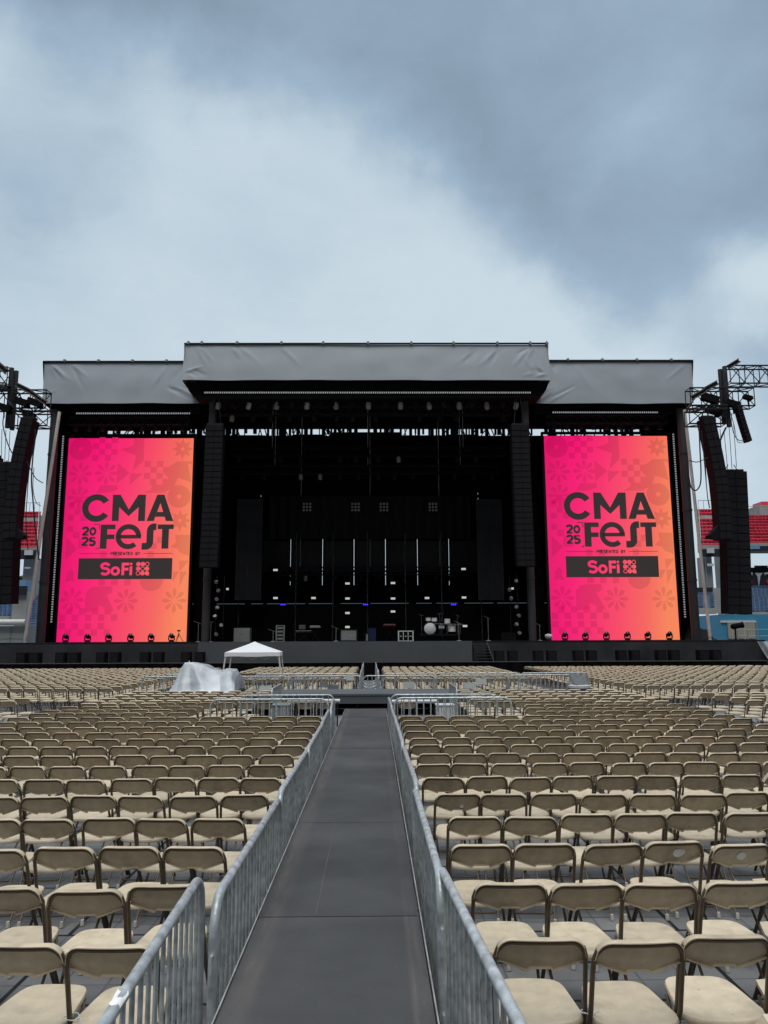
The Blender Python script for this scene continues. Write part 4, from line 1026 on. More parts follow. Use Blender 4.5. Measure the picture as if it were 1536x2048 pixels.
    # small caption drawn with strokes
    def glyph(ch, u, v, w, h, t):
        g_ = {'P': [[(0, 0), (0, 1), (.8, 1), (1, .85), (1, .65), (.8, .5), (0, .5)]], 'R': [[(0, 0), (0, 1), (.8, 1), (1, .85), (1, .65), (.8, .5), (0, .5)], [(.5, .5), (1, 0)]],
              'E': [[(1, 1), (0, 1), (0, 0), (1, 0)], [(0, .5), (.85, .5)]], 'S': [[(1, .9), (.8, 1), (.2, 1), (0, .85), (0, .65), (.2, .5), (.8, .5), (1, .35), (1, .15), (.8, 0), (.2, 0), (0, .1)]],
              'N': [[(0, 0), (0, 1)], [(0, 1), (1, 0)], [(1, 0), (1, 1)]], 'T': [[(0, 1), (1, 1)], [(.5, 1), (.5, 0)]], 'D': [[(0, 0), (0, 1), (.6, 1), (1, .75), (1, .25), (.6, 0), (0, 0)]],
              'B': [[(0, 0), (0, 1), (.8, 1), (1, .85), (1, .65), (.8, .5), (0, .5)], [(.8, .5), (1, .35), (1, .15), (.8, 0), (0, 0)]], 'Y': [[(0, 1), (.5, .5), (1, 1)], [(.5, .5), (.5, 0)]]}
        for s_ in g_.get(ch, []): L.stroke([(u + x * w, v + y * h) for x, y in s_], t)
    txt = 'PRESENTED BY'; cw = .234 / len(txt)
    for i, ch in enumerate(txt): glyph(ch, .384 + i * cw, .4165, cw * .66, .0135, .0058 * W)
    L.build('lettering', M['lettering'], root, -.072)
    S = Flat(W, H); t = .0215 * W
    # cut-out name and dot emblem inside the dark bar
    su, sv, sw_, sh = .309, .318, .074, .061
    S.stroke([(su + sw_ * .95, sv + sh * .80)] + arc(su + sw_ * .5, sv + sh * .735, sw_ * .38, sh * .19, 35, 270, 14)[1:] + arc(su + sw_ * .5, sv + sh * .31, sw_ * .42, sh * .225, 90, -150, 14)[1:], t)
    S.ring(.426, .3385, .0225 * H, .0225 * H - t * .95, n=28, ex=(.037 * W) / (.0225 * H))
    S.poly([(.474, .318), (.474, .379), (.532, .379), (.532, .3655), (.4955, .3655), (.4955, .354), (.528, .354), (.528, .341), (.4955, .341), (.4955, .318)])
    S.poly([(.537, .318), (.537, .361), (.5575, .361), (.5575, .318)]); S.disc(.5475, .3725, .0105 * W, 16)
    rd = .0172 * W
    for i in range(3):
        for j in range(3):
            u, v = .604 + i * .0345, .3275 + j * .0222
            if (i, j) in ((0, 0), (1, 1), (2, 2)): S.ring(u, v, rd, rd * .68, n=24)
            else: S.disc(u, v, rd * 1.0, 20)
    S.poly([(.668, .3205), (.692, .3205), (.692, .317), (.676, .3175)])
    S.build('bar_lettering', M['screen'], root, -.078)
    return root, W, H
sL = video_screen((137, 877), (386, 877), (115, 1282), (375, 1281), 'tall pink and orange video screen on the left of the stage opening')
sR = video_screen((1087, 873), (1332, 872), (1103, 1278), (1360, 1277), 'tall pink and orange video screen on the right of the stage opening')

# strips of white pixels
def led_strip(a, c, Y, n, label, vertical):
    p, q = at(*a, Y), at(*c, Y)
    if vertical: x = (p.x + q.x) / 2; p.x = q.x = x
    else: z = (p.z + q.z) / 2; p.z = q.z = z
    r = empty('led_strip', (p.x, Y, min(p.z, q.z)), 0, label, 'light strip', 'strips of white lights on the stage'); o = Vector((p.x, Y, min(p.z, q.z)))
    b = MB()
    for k in range(n):
        v = p.lerp(q, (k + .5) / n) - o; s_ = (q - p).length / n * (.26 if vertical else .27)
        b.b2((v.x - (.055 if vertical else s_), -.05, v.z - (s_ if vertical else .055)), (v.x + (.055 if vertical else s_), -.03, v.z + (s_ if vertical else .055)))
        if k < 100: b.build('lamp_dot', M['led'], r); b = MB()
    if b.v: b.build('lamp_dots', M['led'], r)['kind'] = 'stuff'
    b = MB(); P, Q = p - o, q - o
    b.b2((min(P.x, Q.x) - .09, -.03, min(P.z, Q.z) - .09), (max(P.x, Q.x) + .09, .06, max(P.z, Q.z) + .09)); b.build('housing', M['black'], r)
led_strip((408, 786), (1062, 785), YC + .28, 150, 'long dotted strip of white lights under the centre roof', False)
led_strip((152, 827), (381, 827), YS + .4, 52, 'dotted strip of white lights above the left screen', False)
led_strip((1104, 825), (1316, 825), YS + .4, 50, 'dotted strip of white lights above the right screen', False)
led_strip((127, 871), (103, 1246), YSC - .2, 78, 'upright dotted strip of white lights at the left screen edge', True)
led_strip((1345, 867), (1371, 1236), YSC - .2, 78, 'upright dotted strip of white lights at the right screen edge', True)

# ------------------------------------------------------------------ lamps
def moving_head_parts():
    base = MB(); base.b2((-.20, -.16, 0), (.20, .16, .11)); base.b2((-.16, -.13, .11), (.16, .13, .15))
    yoke = MB()
    for s_ in (-1, 1): yoke.b2((s_ * .24 - .035, -.07, .14), (s_ * .24 + .035, .07, .56))
    yoke.b2((-.24, -.07, .15), (.24, .07, .20))
    head = MB(); ax = Matrix.Rotation(R(90), 3, 'X')
    head.lathe([(.10, -.26), (.17, -.22), (.19, -.05), (.19, .12), (.165, .24)], 16, (0, 0, 0), ax)
    lens = MB().lathe([(.15, .242), (.13, .27), (.05, .28)], 16, (0, 0, 0), ax)
    return [x.mesh(n, 50) for x, n in ((base, 'base'), (yoke, 'yoke'), (head, 'head'), (lens, 'lens'))]
MHP = moving_head_parts()
for me_, m_ in zip(MHP[:3], ('blackpaint', 'blackpaint', 'blackpaint')): me_.materials.append(M[m_])
MHP[3].materials.append(M['lens'])
GREYHEAD = MHP[2].copy(); GREYHEAD.materials.clear(); GREYHEAD.materials.append(M['lampgrey'])
def moving_head(p, sc, tilt, pan, hang, label, group, grey=False):
    r = empty('moving_light', p, pan, label, 'stage light', group); r.scale = (sc, sc, sc)
    if hang: r.rotation_euler = (PI, 0, pan)
    link('base', MHP[0], None, r); link('yoke', MHP[1], None, r); h_ = link('head', GREYHEAD if grey else MHP[2], None, r); h_.location = (0, 0, .52); h_.rotation_euler = (tilt, 0, 0)
    l = link('lens', MHP[3], None, h_)
for i, px_ in enumerate((131, 175, 217, 261, 302, 343)):
    p = at(px_, 1280, YSC - 1.2); moving_head((p.x, YSC - 1.2, DZ), .78, R(-25), 0, False, 'black moving light on the stage edge before the left screen, %s from the left' % ORD[i + 1], 'lights before the screens')
for i, px_ in enumerate((1130, 1171, 1213, 1255, 1296, 1339)):
    p = at(px_, 1277, YSC - 1.2); moving_head((p.x, YSC - 1.2, DZ), .78, R(-25), 0, False, 'black moving light on the stage edge before the right screen, %s from the left' % ORD[i + 1], 'lights before the screens')
hang = [(437, 1), (467, 0), (498, 1), (530, 0), (554, 1), (585, 0), (614, 1), (640, 0), (672, 1), (704, 0), (737, 1), (771, 0), (801, 1), (833, 0), (858, 1), (887, 0), (918, 1), (943, 0), (973, 1), (1005, 0), (1031, 1)]
b = MB(); za = at(737, 797, YC + 1.0).z
for yy in (YC + .8, YC + 1.3): b.tube([(ctl.x + 1, yy, za), (cbr.x - 1, yy, za)], .05, 6)
spart('lamp_bar', b, M['column'])
for i, (px_, g_) in enumerate(hang):
    p = at(px_, 799, YC + 1.0); rr = random.Random(i)
    moving_head((p.x, YC + .95, za - .05), .95 if g_ else .8, R(90 + rr.uniform(-25, 25)), rr.uniform(-.9, .9), True, ('pale' if g_ else 'dark') + ' stage light hanging under the centre roof edge, %s from the left' % ORD[i + 1], 'lights hanging under the centre roof', bool(g_))
# truss of lamps above each screen
def box_truss(a, c, h, d, bay, r=.05, lac=.028):
    a, c = Vector(a), Vector(c); L = (c - a).length; t = (c - a).normalized(); upv = Vector((0, 0, 1)); s = t.cross(upv).normalized(); upv = s.cross(t)
    b = MB(); n = max(1, round(L / bay)); cn = [(-h / 2, -d / 2), (h / 2, -d / 2), (h / 2, d / 2), (-h / 2, d / 2)]
    P = lambda k, i: a + t * (L * k / n) + upv * cn[i][0] + s * cn[i][1]
    for i in range(4): b.tube([P(0, i), P(n, i)], r, 6)
    for k in range(n):
        for i in range(4):
            j = (i + 1) % 4; b.tube([P(k, i if k % 2 or i % 2 == 0 else j), P(k + 1, j if k % 2 or i % 2 == 0 else i)], lac, 4)
    for k in range(n + 1):
        for i in range(4): b.tube([P(k, i), P(k, (i + 1) % 4)], lac, 4)
    return b
for nm, xa, xb, yy in (('left', 140, 379, 846), ('right', 1093, 1332, 843)):
    a, c = at(xa, yy, YSC - .8), at(xb, yy, YSC - .8); z = a.z; r = empty('lighting_truss', ((a.x + c.x) / 2, YSC - .8, z), 0, 'black lighting truss full of lamps above the %s video screen' % nm, 'truss', 'lamp trusses above the screens')
    L = (c.x - a.x) / 2; box_truss((-L, 0, .1), (L, 0, .1), .55, .5, .6, .035, .02).build('truss', M['truss'], r)
    b = MB(); b.b2((-L, .3, -.5), (L, .35, .45)); b.build('backing', M['black'], r)
    for k in range(9): 
        q = MB(); q.lathe([(.08, .0), (.15, -.05), (.17, -.42), (.15, -.45)], 12, (-L + (k + .5) * 2 * L / 9, -.05, -.16)); q.build('lamp', M['blackpaint'], r, 50)
# small lit labels and blue lamps inside
for i, (px_, py_) in enumerate([(551, 1140), (551, 1196), (627, 1196), (695, 1167), (695, 1197), (695, 1226), (695, 1254), (786, 1166), (786, 1197), (786, 1223), (854, 1196), (927, 1138), (928, 1195), (930, 1252), (455, 1178), (1025, 1177)]):
    w = .33 if i < 14 else .18; p = at(px_, py_, 58.5); r = empty('work_lamp', p, 0, 'small white lit rectangle inside the dark stage at %s height, %s along' % (('upper' if py_ < 1150 else 'middle' if py_ < 1215 else 'low'), ORD[i + 1]), 'work lamp', 'white lit rectangles inside the stage')
    MB().b2((-w / 2, -.02, -.075), (w / 2, 0, .075)).build('lit_face', M['worklight'], r); MB().b2((-w / 2 - .03, .002, -.1), (w / 2 + .03, .08, .1)).build('housing', M['black'], r)
for i, px_ in enumerate((566, 731, 907)):
    p = at(px_, 1209, 58.8); r = empty('blue_lamp', p, 0, 'blue glowing lamp inside the stage, %s' % ('leftmost of three', 'middle of three', 'rightmost of three')[i], 'blue lamp', 'blue lamps inside the stage')
    b = MB()
    for k in (-1, 0, 1): b.lathe([(.02, 0), (.06, .02), (.06, .06)], 10, (k * .13, 0, 0), Matrix.Rotation(R(90), 3, 'X'))
    b.build('lit_face', M['bluelamp'], r); MB().b2((-.24, .01, -.09), (.24, .15, .09)).build('housing', M['black'], r)
for i, px_ in enumerate((614, 711, 768, 866)):
    p = at(px_, 1014, 60.2); r = empty('blinder_lamp', p, 0, 'square lamp of nine grey lenses high in the dark stage, %s from the left' % ORD[i + 1], 'lamp', 'nine lens lamps high in the stage')
    MB().b2((-.38, 0, -.38), (.38, .1, .38)).build('housing', M['black'], r); b = MB()
    for x in (-1, 0, 1):
        for z in (-1, 0, 1): b.lathe([(.10, .0), (.10, .03), (.05, .04)], 10, (x * .25, 0, z * .25), Matrix.Rotation(R(90), 3, 'X'))
    b.build('lenses', M['lampgrey'], r)
# trusses flown inside, with their lamps, and the dark picture wall between the gaps of daylight
b = MB()
for i in range(len(xs) - 1):
    z0, z1 = at(700, 1145, 62.6).z, at(700, 1082, 62.6).z; b.b2((xs[i] * .993 + .14, 62.55, z0), (xs[i + 1] * .993 - .14, 62.7, z1))
spart('picture_wall', b, M['ledwall'])
for i, (py_, Y_, xa, xb) in enumerate(((822, 53.5, 440, 1020), (905, 58, 462, 1008), (940, 60, 470, 1000), (1142, 61.6, 540, 940))):
    a, c = at(xa, py_, Y_), at(xb, py_, Y_); z = (a.z + c.z) / 2; L = (c.x - a.x) / 2
    r = empty('flown_truss', ((a.x + c.x) / 2, Y_, z), 0, 'grey lattice truss spanning the dark stage, %s from the top' % ORD[i + 1], 'truss', 'trusses across the stage'); box_truss((-L, 0, 0), (L, 0, 0), .6, .5, .8, .035, .018).build('lattice', M['truss' if i in (0, 3) else 'blackpaint'], r)
    rr = random.Random(40 + i)
    for k in range(14):
        if rr.random() < .75: q = MB(); q.lathe([(.08, 0), (.16, -.06), (.17, -.4), (.14, -.46)], 10, (-L + (k + .5) * 2 * L / 14 + rr.uniform(-.2, .2), -.1, -.35)); q.build('lamp', M['lampgrey'] if rr.random() < .08 else M['blackpaint'], r, 50)
    for s_ in (-.7, 0, .7): MB().tube([(s_ * L, 0, .3), (s_ * L, 0, max(.4, 20.3 - z))], .02, 4).build('hoist_chain', M['alu'], r)
for i, px_ in enumerate((486, 512, 966, 992)):
    p = at(px_, 1060, 58.4); r = empty('hanging_panel', p, 0, 'tall narrow dark panel hanging at the side of the stage opening, %s from the left' % ORD[i + 1], 'panel', 'hanging side panels'); zt, zb = at(px_, 1000, 58.4).z - p.z, at(px_, 1200, 58.4).z - p.z; w = .42
    MB().b2((-w, 0, zb), (w, .08, zt)).build('face', M['ledwall'], r); MB().b2((-w - .05, -.03, zb), (-w - .001, .1, zt)).b2((w + .001, -.03, zb), (w + .05, .1, zt)).b2((-w - .05, -.03, zt + .001), (w + .05, .1, zt + .05)).build('frame', M['column'], r)
# lattice towers inside the stage
for i, px_ in enumerate((475, 590, 665, 735, 812, 885, 965)):
    p = at(px_, 1280, 59.2); r = empty('lattice_tower', (p.x, 59.2, DZ), 0, 'slim dark lattice tower inside the stage, %s from the left' % ORD[i + 1], 'tower', 'lattice towers inside the stage')
    box_truss((0, 0, 0), (0, 0, 8.2), .42, .42, .6, .034, .02).build('lattice', M['alu'], r); MB().b2((-.35, -.35, 0), (.35, .35, .03)).build('base_plate', M['blackpaint'], r)

# ------------------------------------------------------------------ loudspeakers
def cabinet_mesh(w, h, d):
    b = MB(); b.b2((-w / 2, -d / 2, -h / 2 + .008), (w / 2, d / 2, h / 2 - .008))
    f = MB()
    for s_ in (-1, 1): f.b2((s_ * w * .245 - w * .225, -d / 2 - .03, -h / 2 + .03), (s_ * w * .245 + w * .225, -d / 2 - .001, h / 2 - .03))
    t = MB()
    for s_ in (-1, 1): t.b2((s_ * w * .26 - .05, -d / 2 - .05, h * .28), (s_ * w * .26 + .05, -d / 2 - .031, h * .36))
    a, c, d_ = b.mesh('cabinet'), f.mesh('grille'), t.mesh('badge')
    a.materials.append(M['speaker']); c.materials.append(M['grille']); return a, c, d_
def line_array(path, w, h, d, yaw, label, group, rig_top, badge=True):
    """path: list of (position, lean) for each cabinet, top first"""
    p0 = path[0][0]; r = empty('line_array', p0, 0, label, 'loudspeaker array', group); a, c, t = cabinet_mesh(w, h, d)
    for p, lean in path:
        o = link('cabinet', a, None, r); o.location = Vector(p) - Vector(p0); o.rotation_euler = (0, lean, yaw)
        link('grille', c, None, o)
    b = MB(); b.b2((-w * .45, -.25, h * .55), (w * .45, .3, h * .55 + .14))
    for s_ in (-1, 1): b.tube([(s_ * w * .3, 0, h * .6), (s_ * w * .12, 0, rig_top)], .03, 5)
    b.build('rigging', M['truss'], r); return r
for nm, pt, pb in (('left', (429, 853), (424, 1137)), ('right', (1040, 853), (1046, 1135))):
    a, c = at(*pt, YC + .3), at(*pb, YC + .3); n = 24; h = (a.z - c.z) / n; x = (a.x + c.x) / 2
    line_array([((x, YC + .3 - .0009 * k * k, a.z - h * (k + .5)), 0) for k in range(n)], 1.18, h, .7, 0, 'straight black loudspeaker column hung on the %s inside the stage opening' % nm, 'loudspeaker arrays', 2.1)
def curve_array(pts, Y, n, w, d, yaw, label, top=1.0):
    P = [at(x, y, Y) for x, y in pts]; L = [0]
    for a, c in zip(P, P[1:]): L.append(L[-1] + (c - a).length)
    def pos(s):
        for i in range(len(P) - 1):
            if s <= L[i + 1] + 1e-9: t = (s - L[i]) / (L[i + 1] - L[i]); return P[i].lerp(P[i + 1], t)
        return P[-1]
    h = L[-1] / n; path = []
    for k in range(n):
        a, c = pos(h * k), pos(h * (k + 1)); d_ = c - a; lean = math.atan2(-d_.x, -d_.z); path.append(((a + c) / 2, lean))
    return line_array(path, w, h * 1.02, d, yaw, label, 'loudspeaker arrays', top, False)
curve_array([(61, 840), (51, 880), (42, 920), (35, 965), (30, 1010), (26, 1055), (26, 1078)], 49.5, 16, .84, .95, 0, 'curved black loudspeaker array hanging outside the left of the stage')
curve_array([(1411, 838), (1419, 875), (1428, 915), (1436, 960), (1441, 1005), (1445, 1055), (1446, 1080)], 49.5, 16, .84, .95, 0, 'curved black loudspeaker array hanging outside the right of the stage')
curve_array([(1476, 816), (1480, 832), (1486, 852), (1496, 884)], 49.0, 8, .34, .5, 0, 'small thin curved loudspeaker array hanging at the far right', .3)
curve_array([(19, 930), (18, 1000), (14, 1100), (9, 1208)], 51, 16, 1.35, 1.0, 0, 'straight black loudspeaker block beside the left curved array', .6)
curve_array([(-18, 915), (-22, 1000), (-28, 1100), (-34, 1205)], 51.3, 16, 1.2, 1.0, 0, 'straight black loudspeaker block cut by the left picture edge', .6)
curve_array([(1463, 945), (1466, 1010), (1470, 1110), (1473, 1228)], 51, 18, 1.60, 1.0, 0, 'straight black loudspeaker block beside the right curved array', .8)
for k, (px_, py_) in enumerate(((38, 1070), (1428, 1070))):
    p = at(px_, py_, 49.3); b = MB(); s_ = 1 if k == 0 else -1
    b.prism([(p.x - s_ * .5, p.z + .9), (p.x + s_ * .30, p.z + .05), (p.x + s_ * .42, p.z - .05), (p.x + s_ * .35, p.z - .22), (p.x - s_ * .5, p.z - .3)], 49.05, 49.7)
    o = b.build('array_foot', M['speaker']); tag(o, 'wedge shaped bottom cabinet under the %s curved array' % ('left', 'right')[k], 'loudspeaker', 'array bottom wedges')

# subwoofers along the skirt
def sub_meshes(w, h, d):
    b = MB(); b.b2((-w / 2, -d / 2, 0), (w / 2, d / 2, h)); g_ = MB(); g_.b2((-w / 2 + .05, -d / 2 - .02, .05), (w / 2 - .05, -d / 2 - .001, h - .05)); a, c = b.mesh('box'), g_.mesh('grille'); a.materials.append(M['speaker']); c.materials.append(M['grille']); return a, c
SUB = sub_meshes(.52, .68, .6)
i = 0
zs = at(400, 1327, 47.4).z
for cx_ in (58, 136, 217, 304, 386, 1012, 1090, 1170, 1256, 1335, 1418):
    i += 1
    for s_, nm in ((-1, 'left'), (1, 'right')):
        p = at(cx_, 1326, 47.4); r = empty('subwoofer', (p.x + s_ * .40, 47.4, zs), 0, '%s box of the %s pair of black subwoofers below the stage, counted from the left' % (nm, ORD[i]), 'subwoofer', 'subwoofers below the stage edge')
        link('box', SUB[0], None, r); link('grille', SUB[1], None, r)
b = MB(); b.b2((XL, 46.6, zs - .12), (XR - .3, 48.5, zs - .004)); b.b2((XL, 48.0, .004), (XR - .3, 48.4, zs - .121)); o = spart('lower_deck', b, M['skirt'])
# black crowd barrier in front of the stage
xb0, xb1 = at(-40, 1326, 45.6).x, at(1534, 1326, 45.6).x; zt = at(700, 1325, 45.6).z
r = empty('stage_barrier', (0, 45.6, 0), 0, 'long black draped crowd barrier before the stage', 'barrier')
b = MB(); b.grid(lambda u, v: (xb0 + (xb1 - xb0) * u, .05 * math.sin(u * 330) * (1 - v * .6), .01 + (zt - .04) * v), 420, 1); b.build('drape', M['blackcloth'], r, 60)
b = MB(); b.tube([(xb0, 0, zt), (xb1, 0, zt)], .03, 6); b.b2((xb0, .05, zt - .06), (xb1, .5, zt - .02)); b.build('top_rail', M['column'], r)

# ------------------------------------------------------------------ backline on the stage
def crate(px0, py0, px1, py1, Y, d, name, label, cat, m, edge='galv2', extra=None):
    a, c = at(px0, py0, Y), at(px1, py1, Y); w, h = c.x - a.x, a.z - DZ
    r = empty(name, ((a.x + c.x) / 2, Y, DZ), 0, label, cat)
    MB().b2((-w / 2, 0, .0), (w / 2, d, h)).build('shell', M[m], r); b = MB(); t = .04
    for x in (-w / 2, w / 2): b.b2((x - t, -.02, 0), (x + t, -.001, h + .02))
    for z in (0, h): b.b2((-w / 2 + t + .002, -.02, z - (0 if z == 0 else t)), (w / 2 - t - .002, -.001, z + (t if z == 0 else .02)))
    if edge: b.build('edging', M[edge], r)
    return r, w, h
crate(468, 1256, 499, 1281, 52.5, .8, 'road_case', 'dark plain road case with one pale edge on the stage left', 'road case', 'casegrey', None)
p = at(499, 1268, 52.45); h_ = at(499, 1256, 52.5).z - DZ
r, w, h = crate(553, 1251, 568, 1281, 54, .7, 'rack_case', 'tall narrow rack case with grey edging on the stage', 'rack', 'black')
b = MB(); [b.b2((-w / 2 + .08, -.03, h * (.12 + .22 * k)), (w / 2 - .08, -.021, h * (.24 + .22 * k))) for k in range(4)]; b.build('rack_unit', M['casegrey'], r)
r, w, h = crate(681, 1259, 714, 1277, 54, .7, 'amplifier', 'grey guitar amplifier on the stage, left of centre', 'amplifier', 'casegrey', 'blackpaint')
MB().b2((-w / 2 + .07, -.03, .08), (w / 2 - .07, -.021, h * .62)).build('grille', M['lampgrey'], r)
r, w, h = crate(797, 1262, 826, 1281, 51.5, .7, 'crate_set', 'black crate with white outlined squares near the drum kit', 'crate', 'black', 'white')
b = MB()
for k in range(1, 3): b.b2((-w / 2 + w * k / 3 - .02, -.022, .04), (-w / 2 + w * k / 3 + .02, -.003, h - .04))
for k in range(3): b.b2((-w / 2 + w * (k + .3) / 3, -.022, h * .45), (-w / 2 + w * (k + .7) / 3, -.003, h * .52))
b.build('outline', M['white'], r)
crate(737, 1256, 752, 1281, 56, .5, 'blue_case', 'dark blue case at the middle of the stage', 'case', 'bluecrate', None)
crate(731, 1266, 737, 1281, 53, .4, 'small_case', 'small grey case beside the dark blue case', 'case', 'casegrey', 'blackpaint')
crate(1005, 1266, 1030, 1281, 52.4, .6, 'floor_monitor', 'dark wedge monitor on the stage by the right loudspeaker column', 'monitor', 'speaker', 'blackpaint')
def keyboard(px0, px1, py, Y, label, m):
    a, c = at(px0, py, Y), at(px1, py, Y); w, z = c.x - a.x, a.z - DZ; r = empty('keyboard', ((a.x + c.x) / 2, Y, DZ), 0, label, 'keyboard', 'keyboards on the stage')
    MB().b2((-w / 2, -.18, z - .12), (w / 2, .18, z)).build('shell', M[m], r); MB().b2((-w / 2 + .05, -.16, z + .001), (w / 2 - .05, -.02, z + .02)).build('keys', M['white'], r)
    b = MB()
    for y in (-.12, .12): b.tube([(-w * .38, y, 0), (w * .38, y, z - .13)], .02, 5); b.tube([(w * .38, y + .03, 0), (-w * .38, y + .03, z - .13)], .02, 5)
    b.build('stand', M['blackpaint'], r)
keyboard(590, 624, 1262, 54.5, 'dark keyboard on a stand left on the stage', 'blackpaint'); keyboard(620, 641, 1252, 55, 'pale upper keyboard on a stand left on the stage', 'casegrey'); keyboard(766, 792, 1249, 57, 'red keyboard on a stand in the middle of the stage', 'redpaint')
r = empty('music_stand', (at(605, 1270, 54.9).x, 54.9, DZ), 0, 'stand with brown sheet above the keyboards', 'music stand'); zz = at(605, 1254, 54.9).z - DZ
MB().tube([(0, 0, 0), (0, 0, zz)], .015, 5).build('pole', M['blackpaint'], r); MB().b2((-.25, -.02, zz - .15), (.2, 0, zz + .15)).build('sheet', M['rust'], r)
# drum kit on a riser
d0 = at(877, 1270, 53.6); kit = empty('drum_kit', (d0.x, 53.6, DZ), 0, 'drum kit with white bass drum head on a low riser', 'drum kit')
rw = at(906, 1270, 53.6).x - at(848, 1270, 53.6).x; rz_ = .45
MB().b2((-rw / 2 - .3, -.8, rz_ - .08), (rw / 2 + .3, 1.6, rz_)).build('riser', M['blackpaint'], kit)
AX = Matrix.Rotation(R(90), 3, 'X'); bx_, bz = at(860, 1257, 53.3).x - d0.x, at(860, 1257, 53.3).z - DZ; br_ = .42
MB().lathe([(br_, -.5), (br_, .0)], 28, (bx_, -.3, bz), AX).build('bass_drum', M['chrome'], kit, 50); MB().lathe([(br_ * .93, 0.005), (br_ * .9, .015)], 28, (bx_, -.3, bz), AX).build('drum_head', M['drumwhite'], kit, 50)
MB().tube([(bx_ + (br_ + .01) * math.cos(2 * PI * k / 28), -.31, bz + (br_ + .01) * math.sin(2 * PI * k / 28)) for k in range(28)], .03, 6, closed=True).build('hoop', M['blackpaint'], kit, 50)
for x, z, rr_, hh in ((bx_ - .1, bz + .62, .17, .22), (bx_ + .32, bz + .6, .19, .24), (bx_ + 1.2, bz + .5, .2, .3), (bx_ + .8, bz + .1, .2, .2), (bx_ + 1.5, bz + .0, .26, .42)):
    MB().lathe([(rr_, 0), (rr_, hh)], 18, (x, -.1, z - hh / 2)).build('tom', M['drumwhite'], kit, 50); MB().lathe([(rr_ + .012, hh), (rr_ + .012, hh + .03)], 18, (x, -.1, z - hh / 2)).build('rim', M['chrome'], kit, 50); MB().tube([(x, .1, rz_), (x, .05, z - hh / 2)], .02, 5).build('stand', M['chrome'], kit)
for x, z, rr_, t in ((bx_ - .55, bz + .9, .3, 15), (bx_ + .7, bz + 1.0, .33, -12), (bx_ + 1.9, bz + .85, .34, 20), (bx_ + 2.1, bz + .3, .3, 8)):
    MB().lathe([(.03, .03), (rr_ * .4, .02), (rr_, 0), (rr_, -.006)], 20, (x, 0, z), Matrix.Rotation(R(t), 3, 'Y')).build('cymbal', M['chrome'], kit, 50); MB().tube([(x, .02, rz_), (x, .02, z)], .016, 5).build('stand', M['chrome'], kit)
MB().tube([(bx_ + .3, -.4, bz + .32), (bx_ + 2.2, -.4, bz + .25)], .035, 6).build('rack_bar', M['chrome'], kit)
# tripod, mic stands and clutter by the columns
tp = at(357, 1281, YSC - 1.0); r = empty('tripod', (tp.x, YSC - 1.0, DZ), 0, 'small tripod at the right lower corner of the left screen', 'tripod'); zt = at(357, 1260, YSC - 1).z - DZ
b = MB()
for k in range(3): a_ = 2 * PI * k / 3 + .4; b.tube([(0, 0, zt * .72), (.32 * math.cos(a_), .32 * math.sin(a_), 0)], .018, 5)
b.tube([(0, 0, zt * .4), (0, 0, zt * .9)], .02, 5); b.build('legs', M['blackpaint'], r); MB().b2((-.09, -.12, zt * .88), (.09, .08, zt)).build('camera', M['blackpaint'], r)
for i, (px_, ph) in enumerate(((396, 1246), (421, 1243), (1080, 1250), (977, 1236), (546, 1262), (672, 1256), (918, 1246))):
    p = at(px_, 1281, 52.2); r = empty('microphone_stand', (p.x, 52.2, DZ), 0, 'thin microphone stand on the stage, %s from the left' % ORD[sorted((396, 421, 1080, 977, 546, 672, 918)).index(px_) + 1], 'microphone stand', 'microphone stands'); z = at(px_, ph, 52.2).z - DZ
    b = MB(); b.tube([(0, 0, 0), (0, 0, z)], .018, 5); b.lathe([(.16, 0), (.15, .03), (.02, .05)], 12); b.build('pole', M['casegrey'], r); MB().tube([(-.3, -.2, z + .12), (.15, .1, z - .06)], .013, 5).build('boom', M['casegrey'], r)
# lamp bars fixed to the inner columns
for nm, px_ in (('left', 438), ('right', 1030)):
    r_ = random.Random(px_); p = at(px_, 1280, 52.8); r = empty('lamp_ladder', (p.x, 52.8, DZ), 0, 'ladder of small lamps standing beside the %s inner column' % nm, 'lamp ladder', 'lamp ladders by the columns')
    b = MB(); [b.tube([(x, 0, 0), (x, 0, 4.4)], .03, 6) for x in (-.25, .25)]; b.build('frame', M['blackpaint'], r)
    for k in range(7):
        h_ = MB(); c = (r_.uniform(-.3, .3), -.15, .5 + k * .58); h_.lathe([(.07, -.15), (.13, .02), (.12, .1)], 12, c, Matrix.Rotation(R(r_.uniform(50, 130)), 3, 'X') @ Matrix.Rotation(r_.uniform(-.6, .6), 3, 'Y')); h_.build('lamp', M['lampgrey'], r, 50)
p = at(1097, 1271, 52); b = MB()
b.lathe([(.02, -.2), (.2, -.15), (.26, .05), (.22, .16), (.05, .2)], 14, (0, 0, .24)); o = b.build('covered_lamp', M['tent'], None, 60); o.location = (p.x, 52, DZ); tag(o, 'small white wrapped lump on the stage at the lower left of the right screen', 'wrapped lamp')

